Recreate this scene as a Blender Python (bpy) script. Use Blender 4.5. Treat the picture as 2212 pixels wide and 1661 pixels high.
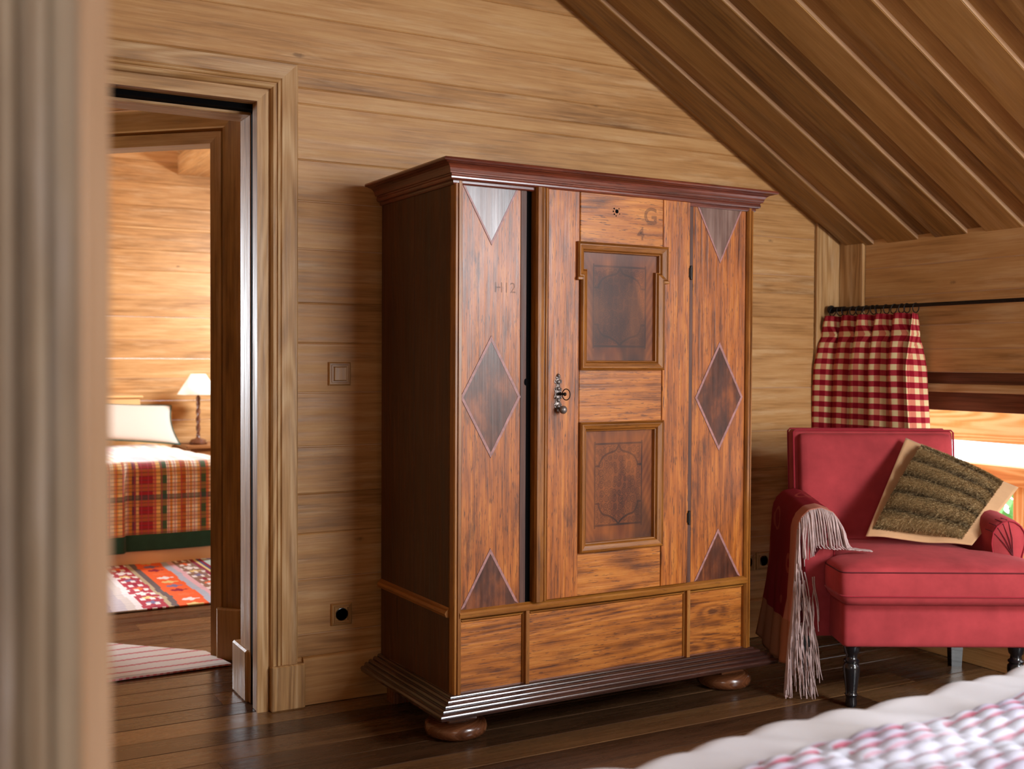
import bpy, math, random
from mathutils import Vector, Matrix, noise
random.seed(7)
PI = math.pi
V = Vector
scene = bpy.context.scene
for o in list(bpy.data.objects): bpy.data.objects.remove(o)

# ------------------------------------------------------------------ camera
YAW, PITCH, ROLL, FPX = 0.50664, -0.02122, 0.00475, 2399.6
fw = V((math.sin(YAW)*math.cos(PITCH), math.cos(YAW)*math.cos(PITCH), math.sin(PITCH)))
rt = V((math.cos(YAW), -math.sin(YAW), 0)); up = rt.cross(fw)
r2 = rt*math.cos(ROLL)+up*math.sin(ROLL); u2 = up*math.cos(ROLL)-rt*math.sin(ROLL)
cam_data = bpy.data.cameras.new('camera'); cam = bpy.data.objects.new('camera', cam_data)
scene.collection.objects.link(cam); scene.camera = cam
cam.matrix_world = Matrix(((r2.x, u2.x, -fw.x, 0), (r2.y, u2.y, -fw.y, 0), (r2.z, u2.z, -fw.z, 1.15), (0, 0, 0, 1)))
cam_data.sensor_width = 36; cam_data.lens = FPX/2212*36; cam_data.clip_start = 0.02
cam_data.dof.use_dof = True; cam_data.dof.focus_distance = 3.45; cam_data.dof.aperture_fstop = 3.6

# ------------------------------------------------------------------ world, lights, exposure
world = bpy.data.worlds.new('world'); scene.world = world; world.use_nodes = True
bg = world.node_tree.nodes['Background']; bg.inputs[0].default_value = (0.80, 0.90, 1.0, 1); bg.inputs[1].default_value = 5.0
vs = scene.view_settings
vs.view_transform = 'Standard'; vs.look = 'None'; vs.gamma = 1; vs.use_curve_mapping = False; vs.exposure = 0.0

def area(name, loc, target, sx, sy, power, col=(0.86, 0.93, 1.0)):
    l = bpy.data.lights.new(name, 'AREA'); l.shape = 'RECTANGLE'; l.size = sx; l.size_y = sy
    l.energy = power; l.color = col
    o = bpy.data.objects.new(name, l); scene.collection.objects.link(o)
    o.location = loc; o.rotation_euler = (V(target)-V(loc)).to_track_quat('-Z', 'Y').to_euler()
    return o
area('skylight_daylight', (3.28, -0.12, 2.02), (1.85, 2.9, 1.15), 0.75, 0.95, 105)
area('back_window_daylight', (2.78, -1.93, 1.30), (1.9, 2.9, 1.35), 1.3, 0.95, 88, (1.0, 0.97, 0.92))
area('added_left_fill', (-0.68, -0.65, 1.5), (2.0, 1.6, 1.6), 0.9, 0.9, 24, (1.0, 0.95, 0.88))  # added fill lamp at an unseen opening in the left wall
area('far_room_back_window_daylight', (-0.65, 8.50, 1.40), (0.8, 4.2, 0.7), 1.05, 1.25, 190)
area('far_room_left_window_daylight', (-1.35, 7.3, 1.35), (1.1, 5.2, 0.5), 1.1, 1.2, 48)
area('far_room_skylight_daylight', (3.08, 6.95, 2.06), (2.1, 8.4, 1.2), 0.55, 0.6, 112)

# ------------------------------------------------------------------ materials
def lin(r, g, b):
    f = lambda c: (c/255/12.92 if c/255 <= 0.04045 else ((c/255+0.055)/1.055)**2.4)
    return (f(r), f(g), f(b), 1)

class NT:
    def __init__(s, name):
        s.m = bpy.data.materials.new(name); s.m.use_nodes = True; s.t = s.m.node_tree
        s.t.nodes.clear(); s.out = s.n('ShaderNodeOutputMaterial'); s.b = s.n('ShaderNodeBsdfPrincipled')
        s.l(s.b.outputs[0], s.out.inputs[0])
    def n(s, typ, **k):
        x = s.t.nodes.new(typ)
        for a, v in k.items(): setattr(x, a, v)
        return x
    def l(s, a, b): s.t.links.new(a, b)
    def put(s, sock, v):
        if hasattr(v, 'is_output') or isinstance(v, bpy.types.NodeSocket): s.l(v, sock)
        else: sock.default_value = v
    def math(s, op, a, b=0.0, c=0.0, clamp=False):
        x = s.n('ShaderNodeMath', operation=op); x.use_clamp = clamp
        s.put(x.inputs[0], a); s.put(x.inputs[1], b)
        if len(x.inputs) > 2: s.put(x.inputs[2], c)
        return x.outputs[0]
    def attr(s, name):
        return s.n('ShaderNodeAttribute', attribute_name=name)
    def scale(s, vec, sc, loc=(0, 0, 0)):
        x = s.n('ShaderNodeMapping'); s.l(vec, x.inputs[0]); x.inputs[1].default_value = loc; x.inputs[3].default_value = sc
        return x.outputs[0]
    def noise(s, vec, sc=1.0, detail=3, rough=0.55):
        x = s.n('ShaderNodeTexNoise'); s.l(vec, x.inputs['Vector']); x.inputs['Scale'].default_value = sc
        x.inputs['Detail'].default_value = detail; x.inputs['Roughness'].default_value = rough
        return x.outputs[0]
    def mr(s, v, a, b, c=0.0, d=1.0, smooth=False):
        x = s.n('ShaderNodeMapRange'); s.put(x.inputs[0], v)
        if smooth: x.interpolation_type = 'SMOOTHSTEP'
        for i, q in zip((1, 2, 3, 4), (a, b, c, d)): x.inputs[i].default_value = q
        return x.outputs[0]
    def mix(s, f, a, b, mode='MIX'):
        x = s.n('ShaderNodeMix', data_type='RGBA', blend_type=mode)
        s.put(x.inputs[0], f); s.put(x.inputs[6], a); s.put(x.inputs[7], b)
        return x.outputs[2]
    def bump(s, h, st, dist=0.002):
        x = s.n('ShaderNodeBump'); x.inputs['Strength'].default_value = st; x.inputs['Distance'].default_value = dist
        s.l(h, x.inputs['Height']); s.l(x.outputs[0], s.b.inputs['Normal'])
    def ramp(s, f, stops, const=False):
        x = s.n('ShaderNodeValToRGB'); s.put(x.inputs[0], f); e = x.color_ramp.elements
        if const: x.color_ramp.interpolation = 'CONSTANT'
        while len(e) < len(stops): e.new(0.5)
        for i, (p, c) in enumerate(stops): e[i].position = p; e[i].color = c
        return x.outputs[0]

def wood(name, dark, mid, light, rough=0.5, ring=0.35, fine=0.7, blotch=0.5, wash=0.0, washcol=(220, 190, 150),
         knots=1.0, stain=0.0, staincol=(70, 35, 18), bump=0.25, tint=0.35, spec=0.5, coat=0.0, nring=16, coatrough=0.15, contrast=1.0, blsc=(2.6, 12, 12), fs=(3.5, 130), f2=(2.6, 48)):
    w = NT(name); g = w.attr('gc').outputs['Vector']; tn = w.attr('tn').outputs['Fac']
    k = w.n('ShaderNodeTexVoronoi'); w.l(w.scale(g, (2.6, 6.0, 6.0)), k.inputs['Vector']); k.inputs['Scale'].default_value = 1
    sepc = w.n('ShaderNodeSeparateColor'); w.l(k.outputs['Color'], sepc.inputs[0])
    has = w.math('GREATER_THAN', sepc.outputs[0], 0.45)
    around = w.math('MULTIPLY', w.math('POWER', w.mr(k.outputs['Distance'], 0.0, 0.32, 1, 0), 2.0), has)
    field = w.noise(w.scale(g, (0.75, 7.5, 7.5)), 1, 1.5, 0.4)
    field = w.math('ADD', field, w.math('MULTIPLY', around, 0.16*knots))
    rings = w.math('SINE', w.math('MULTIPLY', field, nring*6.283))
    fn = w.noise(w.scale(g, (fs[0], fs[1], fs[1])), 1, 3, 0.6)
    fn2 = w.noise(w.scale(g, (f2[0], f2[1], f2[1])), 1, 3, 0.6)
    bl = w.noise(w.scale(g, blsc), 1, 5, 0.6)
    f = w.math('ADD', 0.5, w.math('MULTIPLY', rings, 0.17*ring))
    for src, a in ((fn, 0.75*fine), (fn2, 1.0*fine), (bl, 1.3*blotch), (tn, tint)):
        f = w.math('ADD', f, w.math('MULTIPLY', w.math('SUBTRACT', src, 0.5), a*contrast))
    col = w.ramp(f, [(0.18, lin(*dark)), (0.5, lin(*mid)), (0.82, lin(*light))])
    if wash:
        ws = w.noise(w.scale(g, (2.4, 26, 26), (5, 3, 1)), 1, 5, 0.66)
        col = w.mix(w.mr(ws, 0.50, 0.72, 0, wash, True), col, lin(*washcol))
    if stain:
        st = w.noise(w.scale(g, (3.6, 13, 13), (2, 7, 3)), 1, 7, 0.70)
        col = w.mix(w.mr(st, 0.53, 0.70, 0, stain, True), col, lin(*staincol))
        st2 = w.noise(w.scale(g, (22, 260, 260), (9, 1, 3)), 1, 2, 0.6)
        col = w.mix(w.mr(st2, 0.60, 0.66, 0, min(1, stain*1.2), True), col, lin(*staincol))
    if knots:
        km = w.math('MULTIPLY', w.mr(w.math('ADD', k.outputs['Distance'], w.math('MULTIPLY', w.noise(g, 60, 2), 0.06)), 0.05, 0.10, 0.7*knots, 0, True), has)
        col = w.mix(km, col, w.mix(0.5, lin(*dark), lin(50, 28, 12)))
    w.l(col, w.b.inputs['Base Color'])
    w.put(w.b.inputs['Roughness'], w.mr(fn2, 0.3, 0.7, rough*0.85, min(1, rough*1.2)))
    w.b.inputs['Specular IOR Level'].default_value = spec
    if coat: w.b.inputs['Coat Weight'].default_value = coat; w.b.inputs['Coat Roughness'].default_value = coatrough
    if bump: w.bump(w.math('ADD', fn, w.math('ADD', w.math('MULTIPLY', rings, 0.12), w.math('MULTIPLY', fn2, 0.7))), bump)
    return w.m

def plain(name, c, rough=0.5, metal=0.0, spec=0.5, sheen=0.0, var=0.0, vscale=20, bump=0.0, bscale=300, sheencol=None, coat=0):
    w = NT(name); g = w.attr('gc').outputs['Vector']
    col = lin(*c)
    if var:
        n = w.noise(g, vscale, 4, 0.6)
        cc = w.mix(w.mr(n, 0.3, 0.7), tuple(x*(1-var) for x in col[:3])+(1,), tuple(min(1, x*(1+var)) for x in col[:3])+(1,))
        w.l(cc, w.b.inputs['Base Color'])
    else: w.b.inputs['Base Color'].default_value = col
    w.b.inputs['Roughness'].default_value = rough; w.b.inputs['Metallic'].default_value = metal
    w.b.inputs['Specular IOR Level'].default_value = spec
    if sheen:
        w.b.inputs['Sheen Weight'].default_value = sheen; w.b.inputs['Sheen Roughness'].default_value = 0.45
        if sheencol: w.b.inputs['Sheen Tint'].default_value = lin(*sheencol)
    if coat: w.b.inputs['Coat Weight'].default_value = coat
    if bump: w.bump(w.noise(g, bscale, 2), bump, 0.001)
    return w.m

def colattr(name, rough=0.9, grain=0.0, spec=0.3, bump=0.15, bscale=500, coat=0.0, sheen=0.0):
    w = NT(name); c = w.attr('col').outputs['Color']; g = w.attr('gc').outputs['Vector']
    if grain:
        n = w.noise(w.scale(g, (60, 6, 60)), 1, 4, 0.65)
        c = w.mix(1.0, c, w.ramp(w.mr(n, 0.25, 0.75), [(0, (1-grain,)*3+(1,)), (1, (1, 1, 1, 1))]), 'MULTIPLY')
    w.l(c, w.b.inputs['Base Color']); w.b.inputs['Roughness'].default_value = rough
    w.b.inputs['Specular IOR Level'].default_value = spec
    if coat: w.b.inputs['Coat Weight'].default_value = coat; w.b.inputs['Coat Roughness'].default_value = 0.2
    if sheen: w.b.inputs['Sheen Weight'].default_value = sheen
    if bump: w.bump(w.noise(g, bscale, 2), bump, 0.001)
    return w.m

M = {}
M['wall'] = wood('limed_pine_wall', (124, 82, 38), (188, 138, 82), (212, 168, 112), rough=0.5, ring=0.07, fine=0.6, blotch=0.42, wash=0.5, washcol=(216, 180, 134), knots=0.9, tint=0.2, bump=0.22)
M['trim'] = wood('limed_pine_trim', (126, 86, 44), (180, 136, 84), (214, 180, 134), rough=0.5, ring=0.55, fine=0.6, blotch=0.35, wash=0.35, knots=0.3, tint=0.15, nring=15, bump=0.3, blsc=(1.6, 20, 20))
M['ceil'] = wood('brown_pine_ceiling', (98, 64, 26), (156, 112, 56), (188, 144, 84), rough=0.5, ring=0.06, fine=0.5, blotch=0.5, wash=0.15, knots=0.5, tint=0.3, bump=0.15)  # same wood as the walls, weaker lighting put into a darker colour
M['edge'] = wood('pale_lit_board_edge', (150, 110, 75), (190, 150, 112), (215, 182, 148), rough=0.55, ring=0.1, fine=0.4, blotch=0.5, knots=0)
M['floor'] = wood('dark_oiled_floor', (56, 36, 22), (88, 60, 38), (122, 88, 54), rough=0.27, ring=0.08, fine=0.35, blotch=0.4, knots=0.3, tint=0.6, bump=0.08, spec=0.5)
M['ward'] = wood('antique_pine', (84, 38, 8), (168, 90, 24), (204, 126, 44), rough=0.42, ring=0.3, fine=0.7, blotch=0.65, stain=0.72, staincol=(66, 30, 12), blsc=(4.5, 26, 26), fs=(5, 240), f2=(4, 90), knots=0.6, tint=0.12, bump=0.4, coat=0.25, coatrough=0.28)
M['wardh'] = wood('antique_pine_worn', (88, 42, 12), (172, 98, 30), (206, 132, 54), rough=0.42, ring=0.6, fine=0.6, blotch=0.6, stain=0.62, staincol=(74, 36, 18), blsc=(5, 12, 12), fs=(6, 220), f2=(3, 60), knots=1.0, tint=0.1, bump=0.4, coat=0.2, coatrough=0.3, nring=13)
M['wardside'] = wood('antique_pine_shaded_side', (40, 18, 6), (72, 36, 13), (98, 54, 22), rough=0.45, ring=0.3, fine=0.6, blotch=0.5, stain=0.3, knots=0.5, tint=0.1, bump=0.25)  # darker copy of the pine, shade of the unlit side put into colour
M['inlay'] = wood('dark_inlay', (50, 24, 14), (88, 44, 24), (140, 74, 30), rough=0.38, ring=0.1, fine=0.5, blotch=1.3, knots=0.4, tint=0.05, bump=0.2, coat=0.12, coatrough=0.3, blsc=(7, 14, 14))
M['inlaytop'] = wood('glare_grey_inlay', (70, 46, 38), (112, 84, 74), (142, 114, 102), rough=0.33, ring=0.2, fine=0.7, blotch=1.0, knots=0.2, tint=0.05, bump=0.25, coat=0.3, coatrough=0.25)  # greyer inlay copy, window glare on the top put into its colour
M['inlayline'] = plain('mauve_inlay_line', (158, 112, 108), 0.45, var=0.3, vscale=60)
M['mould'] = wood('honey_moulding', (74, 40, 12), (146, 88, 30), (182, 124, 54), rough=0.38, ring=0.1, fine=0.6, blotch=0.6, stain=0.35, knots=0.1, tint=0.1, bump=0.25, coat=0.12, coatrough=0.3)
M['cornice'] = wood('oxblood_moulding', (48, 18, 10), (98, 42, 26), (142, 72, 48), rough=0.34, ring=0.1, fine=0.6, blotch=0.6, stain=0.4, staincol=(40, 20, 16), knots=0, tint=0.05, bump=0.2, coat=0.5, coatrough=0.2)
M['base'] = wood('blackened_moulding', (30, 18, 16), (58, 34, 28), (92, 52, 42), rough=0.24, ring=0.1, fine=0.7, blotch=0.6, stain=0.3, staincol=(30, 18, 18), knots=0, tint=0.05, bump=0.25, coat=1.0, coatrough=0.12)
M['foot'] = wood('polished_foot', (60, 30, 16), (108, 62, 36), (150, 96, 60), rough=0.25, ring=0.2, fine=0.5, knots=0, tint=0, bump=0.1, coat=0.4)
M['darkstripe'] = wood('dark_border_stripe', (52, 28, 20), (84, 50, 38), (112, 76, 60), rough=0.55, ring=0.1, fine=0.8, knots=0, tint=0, bump=0.3)
M['black'] = plain('black_gap', (9, 8, 9), 0.9, spec=0.05)
M['iron'] = plain('aged_steel', (128, 118, 114), 0.35, metal=0.6, var=0.35, vscale=90, bump=0.3, bscale=200)
M['blackiron'] = plain('wrought_iron', (40, 34, 32), 0.5, metal=0.6, var=0.3, vscale=60)
M['redvelvet'] = plain('crimson_suede', (170, 62, 66), 0.85, spec=0.15, sheen=0.15, var=0.2, vscale=9, bump=0.06, bscale=420, sheencol=(255, 150, 150))
M['redpipe'] = plain('crimson_piping', (158, 40, 52), 0.8, spec=0.15, sheen=0.2)
M['redshadow'] = plain('crimson_crease_shade', (92, 16, 26), 0.9)  # darker red painting the shade in seams and creases
M['legblack'] = plain('black_lacquer', (22, 22, 26), 0.22, coat=0.4)
M['oakplate'] = wood('oak_plate', (130, 88, 42), (176, 128, 72), (200, 156, 98), rough=0.35, ring=0.2, fine=0.6, knots=0, bump=0.1)
M['bakelite'] = plain('dark_socket', (18, 15, 18), 0.2)
M['fringe'] = plain('mauve_grey_yarn', (196, 170, 166), 0.95, var=0.25, vscale=30, bump=0.4, bscale=600)
M['flange'] = plain('camel_suede', (204, 160, 118), 0.85, spec=0.15, sheen=0.2, var=0.08, vscale=12)
M['cream'] = plain('cream_linen', (204, 190, 176), 0.9, spec=0.2, sheen=0.1, bump=0.1)
M['green'] = plain('bottle_green_cotton', (32, 74, 60), 0.75, spec=0.3, sheen=0.2, var=0.15)
M['peach'] = plain('peach_valance', (236, 200, 164), 0.9)
M['headboard'] = plain('honey_painted_board', (238, 190, 128), 0.5, var=0.04, vscale=5)
M['shade'] = plain('ivory_shade', (250, 240, 222), 0.85)
M['walnut'] = wood('walnut_lamp', (58, 30, 18), (96, 54, 34), (126, 76, 50), rough=0.25, ring=0.2, knots=0, bump=0.05, coat=0.4)
M['night'] = wood('nightstand_wood', (96, 54, 26), (150, 94, 50), (184, 126, 76), rough=0.35, knots=0.2)
M['framewood'] = wood('window_frame_wood', (66, 32, 18), (104, 58, 36), (136, 84, 56), rough=0.4, ring=0.3, knots=0, bump=0.15)
M['outside'] = wood('outside_larch', (214, 136, 74), (238, 170, 104), (250, 208, 156), rough=0.6, ring=1.2, fine=0.3, knots=0.2, nring=9, bump=0.1)
M['greydoor'] = wood('cool_lit_grey_door', (76, 62, 48), (116, 98, 78), (140, 124, 104), rough=0.6, ring=0.2, fine=0.8, blotch=0.9, knots=0, wash=0.2, washcol=(170, 175, 190), bump=0.1)  # cool daylight on the door face put into a greyed wood colour
M['tandoor'] = wood('tan_lit_door_edge', (110, 80, 54), (140, 108, 78), (160, 128, 98), rough=0.55, ring=0.2, fine=0.4, knots=0)  # edge of the same door, its lit tone put into the colour
M['leaf'] = plain('garden_leaf', (96, 150, 70), 0.6, var=0.4, vscale=3)

# glass: see-through with a fresnel reflection
w = NT('window_glass'); w.t.nodes.remove(w.b)
tr = w.n('ShaderNodeBsdfTransparent'); gl = w.n('ShaderNodeBsdfGlossy'); gl.inputs['Roughness'].default_value = 0.02
lw = w.n('ShaderNodeLayerWeight'); lw.inputs[0].default_value = 0.5; fr = w.math('MULTIPLY_ADD', w.math('POWER', lw.outputs['Facing'], 5.0), 0.6, 0.04); mx = w.n('ShaderNodeMixShader')
w.l(fr, mx.inputs[0]); w.l(tr.outputs[0], mx.inputs[1]); w.l(gl.outputs[0], mx.inputs[2]); w.l(mx.outputs[0], w.out.inputs[0])
M['glass'] = w.m

# gingham curtain (gc.x across the cloth, gc.y along its drop)
w = NT('gingham_cloth'); g = w.attr('gc').outputs['Vector']
sp = w.n('ShaderNodeSeparateXYZ'); w.l(g, sp.inputs[0])
def band(wn, v, period, duty, off=0.0):
    return wn.math('LESS_THAN', wn.math('FRACT', wn.math('ADD', wn.math('DIVIDE', v, period), off)), duty)
a = band(w, sp.outputs[0], 0.050, 0.5); b = band(w, sp.outputs[1], 0.0455, 0.5)
th = w.noise(w.scale(g, (400, 1800, 1)), 1, 1)
row = w.mix(w.mr(th, 0.42, 0.6), lin(150, 24, 42), lin(196, 70, 78))
c = w.mix(a, w.mix(b, lin(232, 210, 158), row), w.mix(b, lin(214, 128, 104), lin(138, 14, 34)))
w.l(c, w.b.inputs['Base Color']); w.b.inputs['Roughness'].default_value = 0.9; w.b.inputs['Specular IOR Level'].default_value = 0.15
w.bump(w.noise(g, 900, 2), 0.2, 0.001); M['gingham'] = w.m

# tartan quilt of the far bed: gc.x across, gc.y along the drop
w = NT('tartan_quilt'); g = w.attr('gc').outputs['Vector']
sp = w.n('ShaderNodeSeparateXYZ'); w.l(g, sp.inputs[0]); X, Y = sp.outputs[0], sp.outputs[1]
fx = w.math('FRACT', w.math('DIVIDE', X, 0.55))
cs = [(0.0, (236, 196, 120)), (0.036, (66, 98, 66)), (0.10, (240, 226, 206)), (0.13, (222, 150, 70)), (0.155, (246, 236, 220)), (0.20, (226, 170, 100)), (0.236, (186, 92, 36)), (0.29, (244, 226, 196)), (0.33, (224, 160, 96)), (0.355, (248, 240, 226)),
      (0.41, (228, 180, 110)), (0.436, (72, 100, 60)), (0.50, (222, 140, 74)), (0.53, (246, 230, 204)), (0.57, (226, 160, 70)), (0.61, (244, 214, 150)), (0.65, (196, 120, 50)), (0.68, (246, 232, 210)), (0.73, (214, 150, 60)), (0.76, (120, 60, 80)), (0.80, (232, 190, 130)), (0.827, (164, 34, 48)), (0.964, (206, 120, 90))]
c = w.ramp(fx, [(p, lin(*q)) for p, q in cs], True)
h2 = band(w, Y, 0.085, 0.45); c = w.mix(w.math('MULTIPLY', h2, 0.45), c, lin(196, 130, 70))
h3 = band(w, Y, 0.30, 0.10); c = w.mix(w.math('MULTIPLY', h3, 0.7), c, lin(50, 80, 86))
c = w.mix(w.math('MULTIPLY', band(w, Y, 0.021, 0.16), 0.85), c, lin(60, 60, 70))
c = w.mix(w.math('MULTIPLY', band(w, X, 0.036, 0.12), 0.8), c, lin(186, 60, 90))
w.l(c, w.b.inputs['Base Color']); w.b.inputs['Roughness'].default_value = 0.9; w.b.inputs['Specular IOR Level'].default_value = 0.2; w.b.inputs['Sheen Weight'].default_value = 0.6
M['tartan'] = w.m

# throw: gc.x = distance from the fringed edge, gc.y = distance along the drape from the inside end
w = NT('wool_throw'); g = w.attr('gc').outputs['Vector']
sp = w.n('ShaderNodeSeparateXYZ'); w.l(g, sp.inputs[0])
vo = w.n('ShaderNodeTexVoronoi'); w.l(w.scale(g, (7.5, 7.5, 0)), vo.inputs['Vector']); vo.inputs['Scale'].default_value = 1
rg = w.math('LESS_THAN', w.math('ABSOLUTE', w.math('SUBTRACT', vo.outputs['Distance'], 0.33)), 0.035)
r3 = w.math('LESS_THAN', vo.outputs['Distance'], 0.12)
c = w.mix(w.math('MULTIPLY', w.math('ADD', rg, r3, clamp=True), 0.6), lin(132, 30, 40), lin(176, 84, 70))
c = w.mix(w.math('LESS_THAN', sp.outputs[0], 0.085), c, lin(186, 122, 104))
c = w.mix(w.math('GREATER_THAN', sp.outputs[1], 0.60), c, lin(168, 110, 82))
w.l(c, w.b.inputs['Base Color']); w.b.inputs['Roughness'].default_value = 0.95; w.b.inputs['Specular IOR Level'].default_value = 0.1
w.bump(w.noise(g, 500, 2), 0.25, 0.001); M['throw'] = w.m
M['fur'] = colattr('brown_fur', 0.75, 0, 0.25, 0)
M['quiltcol'] = colattr('red_striped_seersucker', 0.9, 0, 0.2, 0.1, 700, sheen=0.1)
M['kilim'] = colattr('kilim_weave', 0.95, 0, 0.1, 0.3, 700)
M['marq'] = colattr('marquetry_panel', 0.42, 0.35, 0.35, 0.12, 200, coat=0.1)
M['stripe'] = colattr('striped_rug_weave', 0.95, 0, 0.1, 0.3, 500)

# ------------------------------------------------------------------ mesh builder
class MB:
    def __init__(s): s.v = []; s.f = []; s.g = []; s.t = []; s.m = []; s.c = []
    def face(s, pts, gcs, tn=0.5, mi=0, cols=None):
        i = len(s.v); s.v += [tuple(p) for p in pts]; s.f.append(tuple(range(i, i+len(pts)))); s.g += [tuple(q) for q in gcs]
        s.t.append(tn); s.m.append(mi); s.c += (cols if cols else [(1, 1, 1)]*len(pts))
    def raw(s, verts, faces, gcs, tn=0.5, mi=0, cols=None):
        i = len(s.v); s.v += [tuple(p) for p in verts]
        for f in faces:
            s.f.append(tuple(i+k for k in f)); s.g += [tuple(gcs[k]) for k in f]; s.t.append(tn); s.m.append(mi)
            s.c += ([cols[k] for k in f] if cols else [(1, 1, 1)]*len(f))
    def build(s, name, mats, parent=None, smooth=False, origin=None, weld=False, solid=0, recenter=True, usecol=False):
        if not isinstance(mats, (list, tuple)): mats = [mats]
        vs_ = s.v
        o_ = V((0, 0, 0))
        if parent is None and recenter:
            if origin is None:
                xs = [p[0] for p in vs_]; ys = [p[1] for p in vs_]; zs = [p[2] for p in vs_]
                o_ = V(((min(xs)+max(xs))/2, (min(ys)+max(ys))/2, min(zs)))
            else: o_ = V(origin)
            vs_ = [(p[0]-o_.x, p[1]-o_.y, p[2]-o_.z) for p in vs_]
        me = bpy.data.meshes.new(name); me.from_pydata(vs_, [], s.f)
        for m_ in mats: me.materials.append(M[m_] if isinstance(m_, str) else m_)
        a = me.attributes.new('gc', 'FLOAT_VECTOR', 'CORNER'); a.data.foreach_set('vector', [x for q in s.g for x in q])
        a = me.attributes.new('tn', 'FLOAT', 'FACE'); a.data.foreach_set('value', s.t)
        if usecol:
            a = me.attributes.new('col', 'FLOAT_COLOR', 'CORNER'); a.data.foreach_set('color', [x for q in s.c for x in (q[0], q[1], q[2], 1)])
        me.polygons.foreach_set('material_index', s.m)
        me.update()
        if weld:
            import bmesh
            bm = bmesh.new(); bm.from_mesh(me); bmesh.ops.remove_doubles(bm, verts=bm.verts, dist=1e-5); bmesh.ops.recalc_face_normals(bm, faces=bm.faces); bm.to_mesh(me); bm.free()
        if smooth:
            me.shade_smooth()
            if smooth is not True: me.set_sharp_from_angle(angle=smooth)
        ob = bpy.data.objects.new(name, me); scene.collection.objects.link(ob)
        if parent: ob.parent = parent
        else: ob.location = o_
        if solid:
            md = ob.modifiers.new('thick', 'SOLIDIFY'); md.thickness = solid; md.offset = 0
        return ob

def poly_inset(poly, b):
    n = len(poly); out = []
    area2 = sum(poly[i][0]*poly[(i+1) % n][1]-poly[(i+1) % n][0]*poly[i][1] for i in range(n))
    sgn = 1 if area2 > 0 else -1
    for i in range(n):
        p0, p1, p2 = poly[i-1], poly[i], poly[(i+1) % n]
        d1 = (p1[0]-p0[0], p1[1]-p0[1]); d2 = (p2[0]-p1[0], p2[1]-p1[1])
        l1 = math.hypot(*d1) or 1; l2 = math.hypot(*d2) or 1
        n1 = (-d1[1]/l1*sgn, d1[0]/l1*sgn); n2 = (-d2[1]/l2*sgn, d2[0]/l2*sgn)
        k = 1+n1[0]*n2[0]+n1[1]*n2[1]; k = max(k, 0.15)
        out.append((p1[0]+(n1[0]+n2[0])*b/k, p1[1]+(n1[1]+n2[1])*b/k))
    return out

def plate(mb, poly, O, U, W, N, t, bev=0.002, grain='u', mi=0, tn=None, gseed=None, back=True):
    """poly in (u,v); front face at +N*t with bevelled rim"""
    O, U, W, N = V(O), V(U), V(W), V(N)
    tn = random.random() if tn is None else tn
    gs = gseed if gseed is not None else (random.uniform(0, 50), random.uniform(0, 50), random.uniform(0, 50))
    fr = poly_inset(poly, bev) if bev else poly
    P = lambda q, n: O+U*q[0]+W*q[1]+N*n
    G = lambda q, n: ((q[0], q[1], n) if grain == 'u' else (q[1], q[0], n))
    Gs = lambda q, n: tuple(a+b for a, b in zip(G(q, n), gs))
    k = len(poly)
    mb.face([P(q, t) for q in fr], [Gs(q, 0) for q in fr], tn, mi)
    for i in range(k):
        j = (i+1) % k
        if bev: mb.face([P(poly[i], t-bev), P(poly[j], t-bev), P(fr[j], t), P(fr[i], t)], [Gs(poly[i], 0), Gs(poly[j], 0), Gs(fr[j], 0), Gs(fr[i], 0)], tn, mi)
        mb.face([P(poly[i], 0), P(poly[j], 0), P(poly[j], t-bev), P(poly[i], t-bev)], [Gs(poly[i], t), Gs(poly[j], t), Gs(poly[j], 0), Gs(poly[i], 0)], tn, mi)
    if back: mb.face([P(q, 0) for q in reversed(poly)], [Gs(q, 0) for q in reversed(poly)], tn, mi)

def rect(u0, v0, u1, v1): return [(u0, v0), (u1, v0), (u1, v1), (u0, v1)]

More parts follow.
